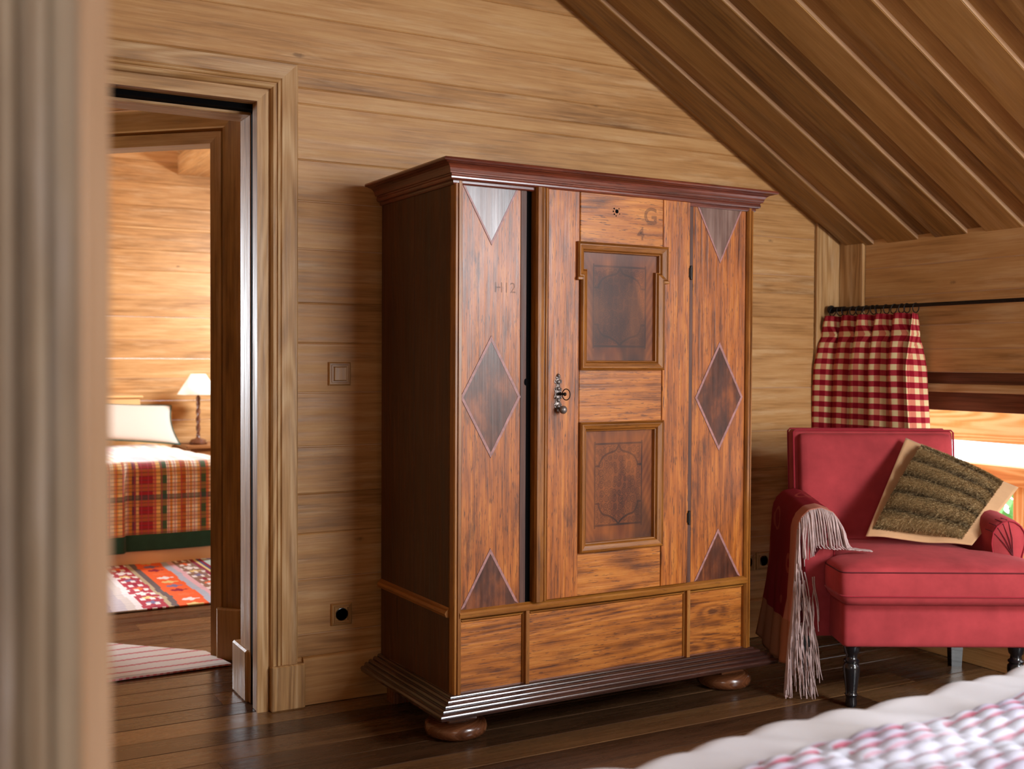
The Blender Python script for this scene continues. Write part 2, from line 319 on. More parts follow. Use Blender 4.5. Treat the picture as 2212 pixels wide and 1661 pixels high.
def box(mb, x0, y0, z0, x1, y1, z1, grain='x', bev=0.002, mi=0, tn=None):
    """axis box with every edge bevelled"""
    tn = random.random() if tn is None else tn
    gs = (random.uniform(0, 50), random.uniform(0, 50), random.uniform(0, 50))
    b = min(bev, (x1-x0)/3, (y1-y0)/3, (z1-z0)/3)
    lo = (x0, y0, z0); hi = (x1, y1, z1)
    def G(p):
        q = {'x': (p[0], p[1]+p[2], p[2]-p[1]), 'y': (p[1], p[0]+p[2], p[2]-p[0]), 'z': (p[2], p[0]+p[1], p[0]-p[1])}[grain]
        return tuple(a+c for a, c in zip(q, gs))
    def corner(sx, sy, sz, ax):
        s_ = (sx, sy, sz); p = []
        for i in range(3):
            e = hi[i] if s_[i] > 0 else lo[i]
            p.append(e if i == ax else e-s_[i]*b)
        return V(p)
    def add(pts):
        n = (pts[1]-pts[0]).cross(pts[2]-pts[0]); c = sum(pts, V((0, 0, 0)))/len(pts)-V(((x0+x1)/2, (y0+y1)/2, (z0+z1)/2))
        if n.dot(c) < 0: pts = pts[::-1]
        mb.face(pts, [G(p) for p in pts], tn, mi)
    for ax in range(3):
        o1, o2 = [i for i in range(3) if i != ax]
        for s_ in (-1, 1):
            pts = []
            for a, c in ((-1, -1), (1, -1), (1, 1), (-1, 1)):
                q = [0, 0, 0]; q[ax] = s_; q[o1] = a; q[o2] = c; pts.append(corner(*q, ax))
            add(pts)
    if b > 0:
        for ax in range(3):
            o1, o2 = [i for i in range(3) if i != ax]
            for a in (-1, 1):
                for c in (-1, 1):
                    q0 = [0, 0, 0]; q0[o1] = a; q0[o2] = c; q1 = list(q0); q0[ax] = -1; q1[ax] = 1
                    add([corner(*q0, o1), corner(*q1, o1), corner(*q1, o2), corner(*q0, o2)])
        for sx in (-1, 1):
            for sy in (-1, 1):
                for sz in (-1, 1): add([corner(sx, sy, sz, 0), corner(sx, sy, sz, 1), corner(sx, sy, sz, 2)])

def sweep(mb, st, N, prof, mi=0, tn=None, closed=False):
    """st: list of (P, Mvec); profile list of (w, t): point = P + Mvec*w + N*t. Mitred corners."""
    N = V(N); tn = random.random() if tn is None else tn
    acc = [0]
    for a, b in zip(prof, prof[1:]): acc.append(acc[-1]+math.hypot(b[0]-a[0], b[1]-a[1]))
    segs = list(zip(st, st[1:])) + ([(st[-1], st[0])] if closed else [])
    for (P0, M0), (P1, M1) in segs:
        P0, M0, P1, M1 = V(P0), V(M0), V(P1), V(M1)
        gs = (random.uniform(0, 50), random.uniform(0, 50), random.uniform(0, 50)); d = (P1-P0).normalized()
        for k in range(len(prof)-1):
            w0, t0 = prof[k]; w1, t1 = prof[k+1]
            pts = [P0+M0*w0+N*t0, P1+M1*w0+N*t0, P1+M1*w1+N*t1, P0+M0*w1+N*t1]
            a_ = (acc[k], acc[k], acc[k+1], acc[k+1])
            mb.face(pts, [((p-P0).dot(d)+gs[0], q+gs[1], gs[2]) for p, q in zip(pts, a_)], tn, mi)
    if not closed:
        for (P0, M0), rev in ((st[0], 0), (st[-1], 1)):
            pts = [V(P0)+V(M0)*w_+N*t_ for w_, t_ in prof]
            if rev: pts = pts[::-1]
            mb.face(pts, [(p.x, p.y, p.z) for p in pts], tn, mi)

def lathe(mb, prof, C=(0, 0, 0), seg=32, twist=None, mi=0, axis='z', tn=0.5):
    vs_, gs = [], []
    for j, (r, z) in enumerate(prof):
        for i in range(seg):
            a = 2*PI*i/seg; rr = r*(twist(a, z) if twist else 1)
            p = (rr*math.cos(a), rr*math.sin(a), z)
            if axis == 'y': p = (p[0], p[2], p[1])
            if axis == 'x': p = (p[2], p[0], p[1])
            vs_.append((C[0]+p[0], C[1]+p[1], C[2]+p[2])); gs.append((z, a*max(r, .01), r))
    fs = []
    for j in range(len(prof)-1):
        for i in range(seg):
            k = (i+1) % seg; fs.append((j*seg+i, j*seg+k, (j+1)*seg+k, (j+1)*seg+i))
    fs.append(tuple(range(seg))[::-1]); fs.append(tuple((len(prof)-1)*seg+i for i in range(seg)))
    mb.raw(vs_, fs, gs, tn, mi)

def tube(mb, pts, r, seg=8, mi=0, r1=None, closed=False):
    pts = [V(p) for p in pts]; n = len(pts); vs_, gs, L = [], [], 0
    prev = None
    for j, p in enumerate(pts):
        t = (pts[(j+1) % n]-pts[j-1]) if closed else (pts[min(j+1, n-1)]-pts[max(j-1, 0)])
        t.normalize()
        if prev is None:
            a = V((0, 0, 1)) if abs(t.z) < 0.9 else V((1, 0, 0)); nx = t.cross(a).normalized()
        else: nx = (prev-t*prev.dot(t)).normalized()
        prev = nx; ny = t.cross(nx); rr = r+((r1-r)*j/(n-1) if r1 is not None else 0)
        if j: L += (p-pts[j-1]).length
        for i in range(seg):
            a = 2*PI*i/seg; vs_.append(p+nx*rr*math.cos(a)+ny*rr*math.sin(a)); gs.append((L, a*rr, 0))
    fs = []
    for j in range(n if closed else n-1):
        for i in range(seg):
            k = (i+1) % seg; j2 = (j+1) % n; fs.append((j*seg+i, j*seg+k, j2*seg+k, j2*seg+i))
    if not closed: fs.append(tuple(range(seg))[::-1]); fs.append(tuple((n-1)*seg+i for i in range(seg)))
    mb.raw(vs_, fs, gs, 0.5, mi)

def grid(mb, f, nu, nv, gf=None, mi=0, cf=None, wrapu=False):
    vs_, gs, cs_ = [], [], []
    for j in range(nv+1):
        for i in range(nu+1):
            u, v = i/nu, j/nv; p = f(u, v); vs_.append(p); gs.append(gf(u, v) if gf else p)
            if cf: cs_.append(cf(u, v))
    fs = [(j*(nu+1)+i, j*(nu+1)+i+1, (j+1)*(nu+1)+i+1, (j+1)*(nu+1)+i) for j in range(nv) for i in range(nu)]
    mb.raw(vs_, fs, gs, 0.5, mi, cs_ if cf else None)

def softbox(mb, x0, y0, z0, x1, y1, z1, r=0.03, crown=(0, 0, 0), n=14, mi=0):
    """upholstered block: rounded edges, each face may crown outwards"""
    c = V(((x0+x1)/2, (y0+y1)/2, (z0+z1)/2)); h = V(((x1-x0)/2, (y1-y0)/2, (z1-z0)/2))
    def place(p):
        inner = V((max(-h.x+r, min(h.x-r, p.x)), max(-h.y+r, min(h.y-r, p.y)), max(-h.z+r, min(h.z-r, p.z))))
        d = p-inner
        q = inner+d.normalized()*r if d.length > 1e-9 else p
        a = [1-(abs(q[i])/h[i])**2 for i in range(3)]
        for i in range(3):
            o1, o2 = [k for k in range(3) if k != i]
            q[i] += crown[i]*max(0, a[o1])**.6*max(0, a[o2])**.6*(q[i]/h[i])
        return q+c
    for ax in range(3):
        o1, o2 = [i for i in range(3) if i != ax]
        for s_ in (-1, 1):
            def f(u, v, ax=ax, o1=o1, o2=o2, s_=s_):
                e = lambda t: (lambda x: math.copysign(1-(1-abs(x))**1.6, x))(2*t-1)
                p = V((0, 0, 0)); p[ax] = s_*h[ax]; p[o1] = e(u)*h[o1]; p[o2] = e(v)*h[o2]; return place(p)
            g2 = (lambda u, v: f(1-u, v)) if (s_ > 0) == (ax == 1) else f
            grid(mb, g2, n, n, mi=mi)

def tag(o, label=None, cat=None, group=None, kind=None):
    if label: o['label'] = label
    if cat: o['category'] = cat
    if group: o['group'] = group
    if kind: o['kind'] = kind
    return o
def thing(name, label, cat, loc=(0, 0, 0), rz=0.0, group=None):
    o = bpy.data.objects.new(name, None); scene.collection.objects.link(o); o.empty_display_size = 0.1
    o.location = loc; o.rotation_euler = (0, 0, rz); return tag(o, label, cat, group)
def struct(name, loc=(0, 0, 0), rz=0.0):
    o = bpy.data.objects.new(name, None); scene.collection.objects.link(o); o.location = loc; o.rotation_euler = (0, 0, rz)
    o['kind'] = 'structure'; return o
EX, EY, EZ = V((1, 0, 0)), V((0, 1, 0)), V((0, 0, 1))

# ================================================================== ROOM SHELL
XR, YW, XL, YB = 3.60, 3.552, -0.62, -1.85      # right wall, main wall, left wall, back wall
EAVE, SL = 1.665, 0.576                          # eave height at XR, roof slope
zc = lambda x: EAVE+SL*(XR-x)
RIDGE = 1.5
rows = [0.16, 0.235, 0.42, 0.572, 0.705, 0.862, 1.042, 1.206, 1.338, 1.517, 1.675, 1.81, 1.993, 2.122, 2.28, 2.44, 2.60, 2.76, 2.95]

# floor: boards along X
mb = MB(); y = -1.9; k = 0
wds = [0.125, 0.135, 0.12, 0.14]
while y < 8.5:
    wd = wds[k % 4]; x = -1.3-random.uniform(0, 1.2); k += 1
    while x < 4.1:
        L = random.uniform(1.5, 2.8); x1 = min(x+L, 4.1)
        if x1 > -1.3: sweep(mb, [((max(x, -1.3)+0.0005, y, 0), EY), ((x1-0.0005, y, 0), EY)], EZ, [(0.0008, -0.02), (0.0008, -0.0022), (0.003, 0), (wd-0.003, 0), (wd-0.0008, -0.0022), (wd-0.0008, -0.02)])
        x = x1
    y += wd
mb.face([(-1.3, -1.9, -0.02), (4.1, -1.9, -0.02), (4.1, 8.6, -0.02), (-1.3, 8.6, -0.02)], [(0, 0, 0)]*4, 0.5, 1)
fl = mb.build('floor', ['floor', 'black'], origin=(0, 0, 0)); fl['kind'] = 'structure'

def clip_poly(poly, fn):
    out = []
    for i in range(len(poly)):
        a, b = poly[i-1], poly[i]; fa, fb = fn(a), fn(b)
        if (fa >= 0) != (fb >= 0):
            t = fa/(fa-fb); out.append((a[0]+(b[0]-a[0])*t, a[1]+(b[1]-a[1])*t))
        if fb >= 0: out.append(b)
    return out

def clip_cut(clip, p, q, c): return bool(clip) and (clip((p, c)) < 0 or clip((q, c)) < 0)
def boarded(mb, O, U, N, u0, u1, z0, z1, holes=(), clip=None, mi=0, t=0.02, butt=0.0, rws=None, vj=0.003):
    """horizontal boards between u0..u1 with rectangular holes (u0,z0,u1,z1)"""
    rr = [z0]+[r for r in (rws or rows) if z0+0.02 < r < z1-0.02]+[z1]
    for a, b in zip(rr, rr[1:]):
        cuts = sorted(set([a, b]+[h for q in holes for h in (q[1], q[3]) if a < h < b]))
        for c, d in zip(cuts, cuts[1:]):
            iv = [(u0, u1)]
            for h in holes:
                if h[1] < d-1e-6 and h[3] > c+1e-6:
                    nv = []
                    for p, q in iv:
                        if h[2] <= p or h[0] >= q: nv.append((p, q)); continue
                        if h[0] > p: nv.append((p, h[0]))
                        if h[2] < q: nv.append((h[2], q))
                    iv = nv
            tnn = random.random(); gs = (random.uniform(0, 50), random.uniform(0, 50), random.uniform(0, 50))
            for p, q in iv:
                poly = rect(p, c+0.0005, q, d-0.0005)
                if clip: poly = clip_poly(poly, clip)
                if len(poly) >= 3 and tnn > 0.42 and d-c > 0.06 and not clip_cut(clip, p, q, c):
                    plate(mb, rect(p, c-0.0016, q, c+0.0016), V(O)-V(N)*0.012, U, EZ, N, 0.0105, 0, 'u', 1, 0.5, None, False)  # pale strip in the joint, its colour standing for a lit bevel
                if len(poly) >= 3: plate(mb, poly, V(O)-V(N)*t, U, EZ, N, t, vj if min(d-c, q-p) > 0.02 else 0, 'u', mi, tnn, gs)

# main wall (boards in front of a slab, doorway cut out)
DX0, DX1, DH = 0.10, 1.03, 1.985
mb = MB()
roofclip = lambda p: zc(p[0])+0.01-p[1]
boarded(mb, (0, YW, 0), EX, -EY, XL, 3.455, 0.0, 3.0, [(DX0-0.06, -1, DX1+0.06, DH+0.06)], roofclip, butt=1)
def slab(mb, poly, y0, y1, mi=0):
    plate(mb, poly, (0, y1, 0), EX, EZ, -EY, y1-y0, 0, 'u', mi)
slab(mb, rect(XL, 0, DX0-0.03, 2.9), 3.556, 3.60); slab(mb, rect(DX1+0.03, 0, 1.5, 2.9), 3.556, 3.60)
slab(mb, clip_poly(rect(1.5, 0, XR+0.1, 2.9), roofclip), 3.556, 3.77)
slab(mb, rect(DX0-0.03, DH+0.02, DX1+0.03, 2.9), 3.556, 3.60)
slab(mb, rect(XL, 0, DX0-0.03, 2.9), 3.65, 3.77); slab(mb, rect(DX1+0.03, 0, 1.5, 2.9), 3.65, 3.77); slab(mb, rect(DX0-0.03, DH+0.02, DX1+0.03, 2.9), 3.65, 3.77)
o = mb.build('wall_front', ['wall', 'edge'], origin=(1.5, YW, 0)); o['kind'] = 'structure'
# baseboard of the main wall
mb = MB(); prof = [(0, 0), (0, 0.012), (0.150, 0.012), (0.156, 0.008), (0.160, 0.0)]
sweep(mb, [((1.178, YW, 0.002), EZ), ((3.455, YW, 0.002), EZ)], -EY, prof)
o = mb.build('baseboard_front', ['wall']); o['kind'] = 'structure'

# corner posts where the main wall meets the window wall
mb = MB()
plate(mb, clip_poly(rect(3.457, 0, XR-0.012, 1.8), lambda p: zc(p[0])-p[1]), (0, YW, 0), EX, EZ, -EY, 0.014, 0.002, 'v')
plate(mb, rect(3.405, 0, YW-0.014, 1.68), (XR, 0, 0), EY, EZ, -EX, 0.014, 0.0025, 'v')
o = mb.build('trim_1', ['trim']); o['kind'] = 'structure'

# right (window) wall
WY0, WY1, WZ0, WZ1 = 1.75, 3.25, 0.28, 1.115
mb = MB()
boarded(mb, (XR, 0, 0), EY, -EX, YB, 3.405, 0, 1.70, [(WY0, WZ0, WY1, WZ1)], mi=0, rws=[0.16, 0.28, 0.43, 0.60, 0.74, 0.90, 1.03, 1.206, 1.30, 1.425, 1.545])
for q in ((YB, 0, WY0, 1.72), (WY1, 0, 3.8, 1.72), (WY0, 0, WY1, WZ0), (WY0, WZ1, WY1, 1.72)):
    plate(mb, rect(*q), (XR+0.12, 0, 0), EY, EZ, -EX, 0.115, 0, 'u')
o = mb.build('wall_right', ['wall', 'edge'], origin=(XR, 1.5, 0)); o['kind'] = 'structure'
mb = MB(); sweep(mb, [((XR, 3.40, 0.002), EZ), ((XR, YB, 0.002), EZ)], -EX, [(0, 0), (0, 0.012), (0.13, 0.012), (0.14, 0)])
o = mb.build('baseboard_right', ['wall']); o['kind'] = 'structure'

# left and back walls of the room
mb = MB(); boarded(mb, (XL, 0, 0), EY, EX, YB, YW, 0, 2.9, [(-1.15, 1.0, -0.15, 2.0)], mi=0)  # opening added for the fill lamp
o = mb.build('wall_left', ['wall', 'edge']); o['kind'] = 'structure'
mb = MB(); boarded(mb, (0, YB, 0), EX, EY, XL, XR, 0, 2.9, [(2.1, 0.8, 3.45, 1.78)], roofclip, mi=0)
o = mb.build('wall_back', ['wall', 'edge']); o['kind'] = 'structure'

# ceiling: wide raised boards over narrower ones, running down the slope
L_ = math.hypot(1, SL); SU = V((-1, 0, SL))/L_; SN = V((-SL, 0, -1))/L_
slen = (XR-RIDGE)*L_
EO = V((XR+0.03, 0, EAVE-0.03*SL))
mb = MB()
def ceil_board(y0, y1, base, t, mi, holes):
    iv = [(0.0, slen+0.03)]
    for hy0, hy1, s0, s1 in holes:
        if hy0 < y1 and hy1 > y0: iv = [(0.0, s0), (s1, slen+0.03)]
    tnn = random.random(); gs = (random.uniform(0, 50), random.uniform(0, 50), random.uniform(0, 50))
    for a, b in iv:
        poly = rect(a, y0, b, y1)
        O = EO-SN*(0.05-base)
        plate(mb, poly, O, SU, EY, SN, t, 0.0025, 'u', mi, tnn, gs)
        if base > 0:   # sawn near edge, slightly wavy; light falling on it is in its paler colour
            n_ = 40; F = lambda s_, q, w_: O+SU*s_+EY*(y0-0.0012-0.0012*noise.noise((s_*6, y0*9, w_)))+SN*q
            for k_ in range(n_):
                s0, s1 = a+(b-a)*k_/n_, a+(b-a)*(k_+1)/n_; wv0, wv1 = 0.002*noise.noise((s0*5, y0, 4)), 0.002*noise.noise((s1*5, y0, 4))
                mb.face([F(s0, t-0.018, 0), F(s1, t-0.018, 0), F(s1, t-0.001+wv1, 0), F(s0, t-0.001+wv0, 0)], [(s0, 0, y0), (s1, 0, y0), (s1, 0.02, y0), (s0, 0.02, y0)], 0.5, 1)
SKY = [(-0.65, 0.40, 0.22, 1.0)]
y = 3.51; k = 0
ceil_board(3.50, 3.66, 0.0, 0.05, 0, SKY)
while y > YB:
    wr = 0.155+random.uniform(-0.006, 0.006); ceil_board(y-wr, y, 0.016, 0.05, 0, SKY)
    # wavy pale near edge of every raised board
    y -= wr; wn = 0.08+random.uniform(-0.006, 0.006); ceil_board(y-wn-0.01, y+0.01, 0.0, 0.05, 0, SKY); y -= wn
LU = V((1, 0, SL))/L_; LN = V((SL, 0, -1))/L_; slen2 = (RIDGE-XL)*L_
for i in range(24): plate(mb, rect(0, YB+i*0.23, slen2+0.02, YB+i*0.23+0.228), V((XL, 0, zc(RIDGE)-SL*(RIDGE-XL)))-LN*0.03, LU, EY, LN, 0.03, 0.003, 'u')
o = mb.build('ceiling', ['ceil', 'edge'], origin=(RIDGE, 1, 2.8)); o['kind'] = 'structure'

# window in the right wall: frame members, glass, mullion
win = struct('window_1', (XR, 2.5, 0))
def wpart(name, boxes, mat, parent):
    m_ = MB()
    for b in boxes: box(m_, b[0]-XR, b[1]-2.5, b[2], b[3]-XR, b[4]-2.5, b[5], b[6])
    return m_.build(name, mat, parent)
wpart('window_frame', [(3.64, WY0, 1.062, 3.70, WY1, WZ1+0.01, 'y'), (3.64, WY0, WZ0-0.01, 3.70, WY1, WZ0+0.05, 'y'), (3.64, WY1-0.05, WZ0, 3.70, WY1+0.01, WZ1, 'z'), (3.64, WY0-0.01, WZ0, 3.70, WY0+0.05, WZ1, 'z')], 'framewood', win)
wpart('drip_ledge', [(3.625, WY0, 1.035, 3.655, WY1, 1.068, 'y')], 'trim', win)
wpart('top_rail', [(3.655, WY0, 0.962, 3.70, WY1, 1.045, 'y')], 'framewood', win)
wpart('mullion', [(3.63, 2.555, WZ0+0.04, 3.71, 2.625, 1.06, 'z')], 'trim', win)
for i, (a, b) in enumerate(((WY0+0.05, 2.56), (2.62, WY1-0.05))): wpart('pane', [(3.675, a, WZ0+0.05, 3.679, b, 0.965, 'y')], 'glass', win)
wpart('window_sill', [(3.585, WY0-0.02, WZ0-0.02, 3.72, WY1+0.02, WZ0, 'y')], 'trim', win)
# reveal lining
# outside: fascia board, balcony rail and balusters
t = thing('balcony_railing', 'pale larch balcony railing outside the window, behind the armchair', 'railing', (4.3, 3.3, 0))
m_ = MB(); box(m_, -0.02, -2.3, 0.795, 0.02, 2.4, 1.02, 'y'); m_.build('fascia_board', 'outside', t)
m_ = MB(); box(m_, -0.03, -2.3, 0.61, 0.05, 2.4, 0.695, 'y'); m_.build('rail', 'outside', t)
for i in range(12):
    yy = -2.0+i*0.36
    m_ = MB(); box(m_, -0.015, yy, 0.0, 0.025, yy+0.085, 0.61, 'z'); m_.build('baluster', 'outside', t)
for yy in (-2.3, 2.33):
    m_ = MB(); box(m_, -0.03, yy, -0.2, 0.05, yy+0.08, 1.02, 'z'); m_.build('post', 'outside', t)
m_ = MB(); box(m_, -0.6, -2.3, -0.24, 0.1, 2.4, -0.2, 'y'); m_.build('deck', 'outside', t)
mb = MB()
for i in range(1400):
    a = random.uniform(0, 2*PI); r = random.uniform(0, 1)**0.5; p = V((7.2+1.0*r*math.cos(a), 4.6+1.6*r*math.sin(a), random.uniform(-0.6, 0.22)))
    d = V((random.uniform(-1, 1), random.uniform(-1, 1), random.uniform(-1, 1))).normalized()*0.09; e = d.cross(V((random.random(), 1, 0.3))).normalized()*0.035
    mb.face([p-d, p+e, p+d, p-e], [(p.x, p.y, p.z)]*4)
for i in range(40):
    a = random.uniform(0, 2*PI); tube(mb, [(7.2, 4.6, -1.2), (7.2+0.7*math.cos(a), 4.6+1.1*math.sin(a), random.uniform(-.4, .3))], 0.015, 5)
tag(mb.build('garden_shrub', 'leaf', origin=(7.2, 4.6, -1.2)), 'bright green leafy shrub seen through the railing outside the window', 'shrub')

# ------------------------------------------------------------------ doorway of the main wall
d1 = struct('door_1', (0.565, YW, 0))
def loc(p): return V((p[0]-0.565, p[1]-YW, p[2]))
prof = [(0.0, 0.0), (0.0, 0.012), (0.036, 0.012), (0.038, 0.004), (0.042, 0.004), (0.044, 0.016), (0.050, 0.024), (0.058, 0.022), (0.060, 0.017), (0.063, 0.017),
        (0.066, 0.022), (0.074, 0.020), (0.078, 0.013), (0.081, 0.018), (0.130, 0.022), (0.134, 0.018), (0.135, 0.0)]
for nm, st in (('architrave_side', [((1.022, YW, 0), (1, 0, 0)), ((1.022, YW, DH-0.003), (1, 0, 1))]),
               ('architrave_head', [((1.022, YW, DH-0.003), (1, 0, 1)), ((0.10, YW, DH-0.003), (-1, 0, 1))]),
               ('architrave_side', [((0.10, YW, DH-0.003), (-1, 0, 1)), ((0.10, YW, 0), (-1, 0, 0))])):
    m_ = MB(); sweep(m_, [(loc(p), m2) for p, m2 in st], -EY, prof); m_.build(nm, 'trim', d1)
for x0 in (1.063, -0.055):
    m_ = MB(); p0 = loc((x0, YW-0.034, 0)); box(m_, p0.x, p0.y, 0, p0.x+0.115, p0.y+0.034, 0.148, 'z', 0.004); m_.build('plinth_block', 'trim', d1)
def lin_box(name, mat, *b, grain='z', bev=0.002):
    m_ = MB(); p = loc((b[0], b[1], b[2])); q = loc((b[3], b[4], b[5])); box(m_, p.x, p.y, p.z, q.x, q.y, q.z, grain, bev); return m_.build(name, mat, d1)
lin_box('front_jamb', 'trim', 1.024, 3.545, 0, 1.062, 3.600, DH+0.03)
lin_box('front_jamb', 'trim', 0.062, 3.545, 0, 0.10, 3.600, DH+0.03)
lin_box('front_lintel', 'trim', 0.10, 3.545, DH-0.002, 1.024, 3.600, DH+0.03, grain='x')
lin_box('back_jamb', 'trim', 1.030, 3.650, 0, 1.075, 3.768, DH)
lin_box('back_jamb', 'trim', 0.05, 3.650, 0, 0.095, 3.768, DH)
lin_box('back_lintel', 'trim', 0.095, 3.650, 1.958, 1.030, 3.768, DH+0.01, grain='x')
lin_box('back_plinth', 'trim', 1.018, 3.665, 0, 1.075, 3.835, 0.175, bev=0.006)
lin_box('pocket_slot_shade', 'black', 1.032, 3.601, 0.001, 1.062, 3.649, DH+0.03, bev=0)  # solid black fillers paint the shade inside the slot
lin_box('pocket_slot_shade', 'black', 0.10, 3.601, DH-0.018, 1.032, 3.649, DH+0.03, bev=0)

# ------------------------------------------------------------------ foreground panelled door leaf (open, seen past its edge)
t = struct('door_2', tuple(rt*(-0.253)+V((math.sin(YAW), math.cos(YAW), 0))*0.66), -YAW)
W_ = 0.80
def leaf(name, mat, *b, grain='z', bev=0.003):
    m_ = MB(); box(m_, *b, grain, bev); return m_.build(name, mat, t)
leaf('stile', 'greydoor', -0.105, 0.010, 0.008, -0.004, 0.040, 2.02)
m_ = MB(); sweep(m_, [((-0.004, 0.010, 0.008), -EX), ((-0.004, 0.010, 2.02), -EX)], -EY, [(0, 0), (0, 0.010), (0.012, 0.010), (0.014, 0.004), (0.018, 0.004), (0.020, 0.009), (0.026, 0.011), (0.031, 0.007), (0.033, 0.001), (0.038, 0.001), (0.040, 0.007), (0.047, 0.010), (0.053, 0.005), (0.056, 0.000), (0.060, 0.006), (0.075, 0.010), (0.101, 0.010), (0.101, 0)])
m_.build('reeded_moulding', 'greydoor', t)
leaf('stile', 'greydoor', -W_, 0.0, 0.008, -W_+0.105, 0.040, 2.02)
leaf('edge_lipping', 'tandoor', -0.004, -0.001, 0.008, 0.0, 0.041, 2.02, bev=0.001)
for z0, z1 in ((0.008, 0.22), (0.95, 1.02), (1.90, 2.02)):
    leaf('rail', 'greydoor', -W_+0.105, 0.0, z0, -0.105, 0.040, z1, grain='x')
for z0, z1 in ((0.22, 0.95), (1.02, 1.90)):
    leaf('panel', 'greydoor', -W_+0.105, 0.012, z0, -0.105, 0.028, z1)
    m_ = MB(); sweep(m_, [((-W_+0.105, 0.012, z0), (1, 0, 1)), ((-0.105, 0.012, z0), (-1, 0, 1)), ((-0.105, 0.012, z1), (-1, 0, -1)), ((-W_+0.105, 0.012, z1), (1, 0, -1))],
          -EY, [(0, 0.0), (0, 0.010), (0.006, 0.012), (0.012, 0.006), (0.018, 0.007), (0.026, 0.0)], closed=True)
    m_.build('panel_moulding', 'greydoor', t)

# ------------------------------------------------------------------ hall: second doorway in the diagonal wall
A = V((1.074, 4.306, 0)); D = V((-0.719, 0.695, 0)); DN = V((-0.695, -0.719, 0))
ang = math.atan2(D.y, D.x)
mb = MB()
H2, WOP = 1.975, 0.84
for s0, s1, z0, z1 in ((-0.80, -0.008, 0, 2.9), (WOP+0.008, 2.02, 0, 2.9), (-0.008, WOP+0.008, H2+0.03, 2.9)):
    plate(mb, rect(s0, z0, s1, z1), A-DN*0.05, D, EZ, DN, 0.05, 0, 'u')
for s0, s1, z0, z1 in ((-0.80, -0.008, 0, 2.9), (WOP+0.008, 2.02, 0, 2.9), (-0.008, WOP+0.008, H2+0.03, 2.9)):
    boarded(mb, A+DN*0.018, D, DN, s0, s1, z0, z1, t=0.016)
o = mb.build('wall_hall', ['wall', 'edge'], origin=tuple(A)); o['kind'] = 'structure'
d3 = struct('door_3', tuple(A))
prof2 = [(0, -0.07), (0, 0.026), (0.045, 0.026), (0.049, 0.018), (0.056, 0.032), (0.064, 0.026), (0.125, 0.040), (0.135, 0.040), (0.135, 0)]
for nm, st in (('architrave_side', [((0, 0, 0), -D), (EZ*H2, -D+EZ)]), ('architrave_head', [(EZ*H2, -D+EZ), (EZ*H2+D*WOP, D+EZ)]), ('architrave_side', [(EZ*H2+D*WOP, D+EZ), (D*WOP, D)])):
    m_ = MB(); sweep(m_, st, DN, prof2); m_.build(nm, 'ceil', d3)
for s0 in (-0.142, WOP+0.038):
    m_ = MB(); plate(m_, rect(s0, 0, s0+0.104, 0.20), DN*0.02, D, EZ, DN, 0.034, 0.006, 'v'); m_.build('plinth_block', 'ceil', d3)
mb = MB()
boarded(mb, (-0.36, 0, 0), EY, EX, 3.77, 5.70, 0, 2.9)
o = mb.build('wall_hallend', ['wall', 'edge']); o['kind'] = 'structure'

# ------------------------------------------------------------------ far bedroom shell
YF = 8.42
mb = MB(); frow = [0.18, 0.36, 0.53, 0.70, 0.845, 1.01, 1.155, 1.29, 1.46, 1.62, 1.80, 1.95, 2.12, 2.27, 2.44, 2.60, 2.78]
boarded(mb, (0, YF, 0), EX, -EY, -1.25, XR+0.02, 0, 3.6, [(-1.2, 0.7, -0.1, 2.1)], lambda p: zc(p[0])+0.02-p[1], rws=frow, mi=0)
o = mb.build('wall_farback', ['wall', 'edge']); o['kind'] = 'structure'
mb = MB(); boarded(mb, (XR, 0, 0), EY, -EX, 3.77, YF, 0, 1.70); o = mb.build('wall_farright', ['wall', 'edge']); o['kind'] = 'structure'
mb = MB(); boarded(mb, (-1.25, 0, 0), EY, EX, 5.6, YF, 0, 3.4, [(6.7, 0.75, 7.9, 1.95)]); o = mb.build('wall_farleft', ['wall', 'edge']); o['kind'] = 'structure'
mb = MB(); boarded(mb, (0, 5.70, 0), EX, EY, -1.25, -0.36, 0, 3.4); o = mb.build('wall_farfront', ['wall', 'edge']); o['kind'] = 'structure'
mb = MB(); y = 3.77
while y < YF:
    for s0, s1 in (((0, 0.22), (0.95, 4.2)) if 6.62 < y+0.08 < 7.28 else ((0, 4.2),)):
        plate(mb, rect(s0, y, s1, y+0.158), EO-SN*0.03, SU, EY, SN, 0.03, 0.003, 'u')
    y += 0.16
plate(mb, rect(-1.3, 3.77, 0.2, YF), (0, 0, 3.6), EX, EY, -EZ, 0.02, 0, 'u')
o = mb.build('ceiling_far', ['wall']); o['kind'] = 'structure'
mb = MB(); box(mb, 1.835, 4.4, 2.515, 2.14, YF, 2.66, 'y', 0.004)
o = mb.build('trim_2', ['wall']); o['kind'] = 'structure'

# ================================================================== WARDROBE
WA = 0.01745
wd = thing('wardrobe', 'tall antique pine wardrobe with dark diamond inlays and oxblood cornice against the boarded wall', 'wardrobe', (1.375, 2.907, 0), WA)
def wbox(name, mat, x0, y0, z0, x1, y1, z1, grain='z', bev=0.002, parent=None):
    m_ = MB(); box(m_, x0, y0, z0, x1, y1, z1, grain, bev); return m_.build(name, mat, parent or wd)
BU0, BU1, BV0, BV1 = 0.075, 1.242, 0.060, 0.600       # body footprint
# carcass (dark interior box behind the faces)
wbox('carcass', 'wardside', BU0+0.012, BV0+0.035, 0.10, BU1-0.012, BV1, 1.735, bev=0)
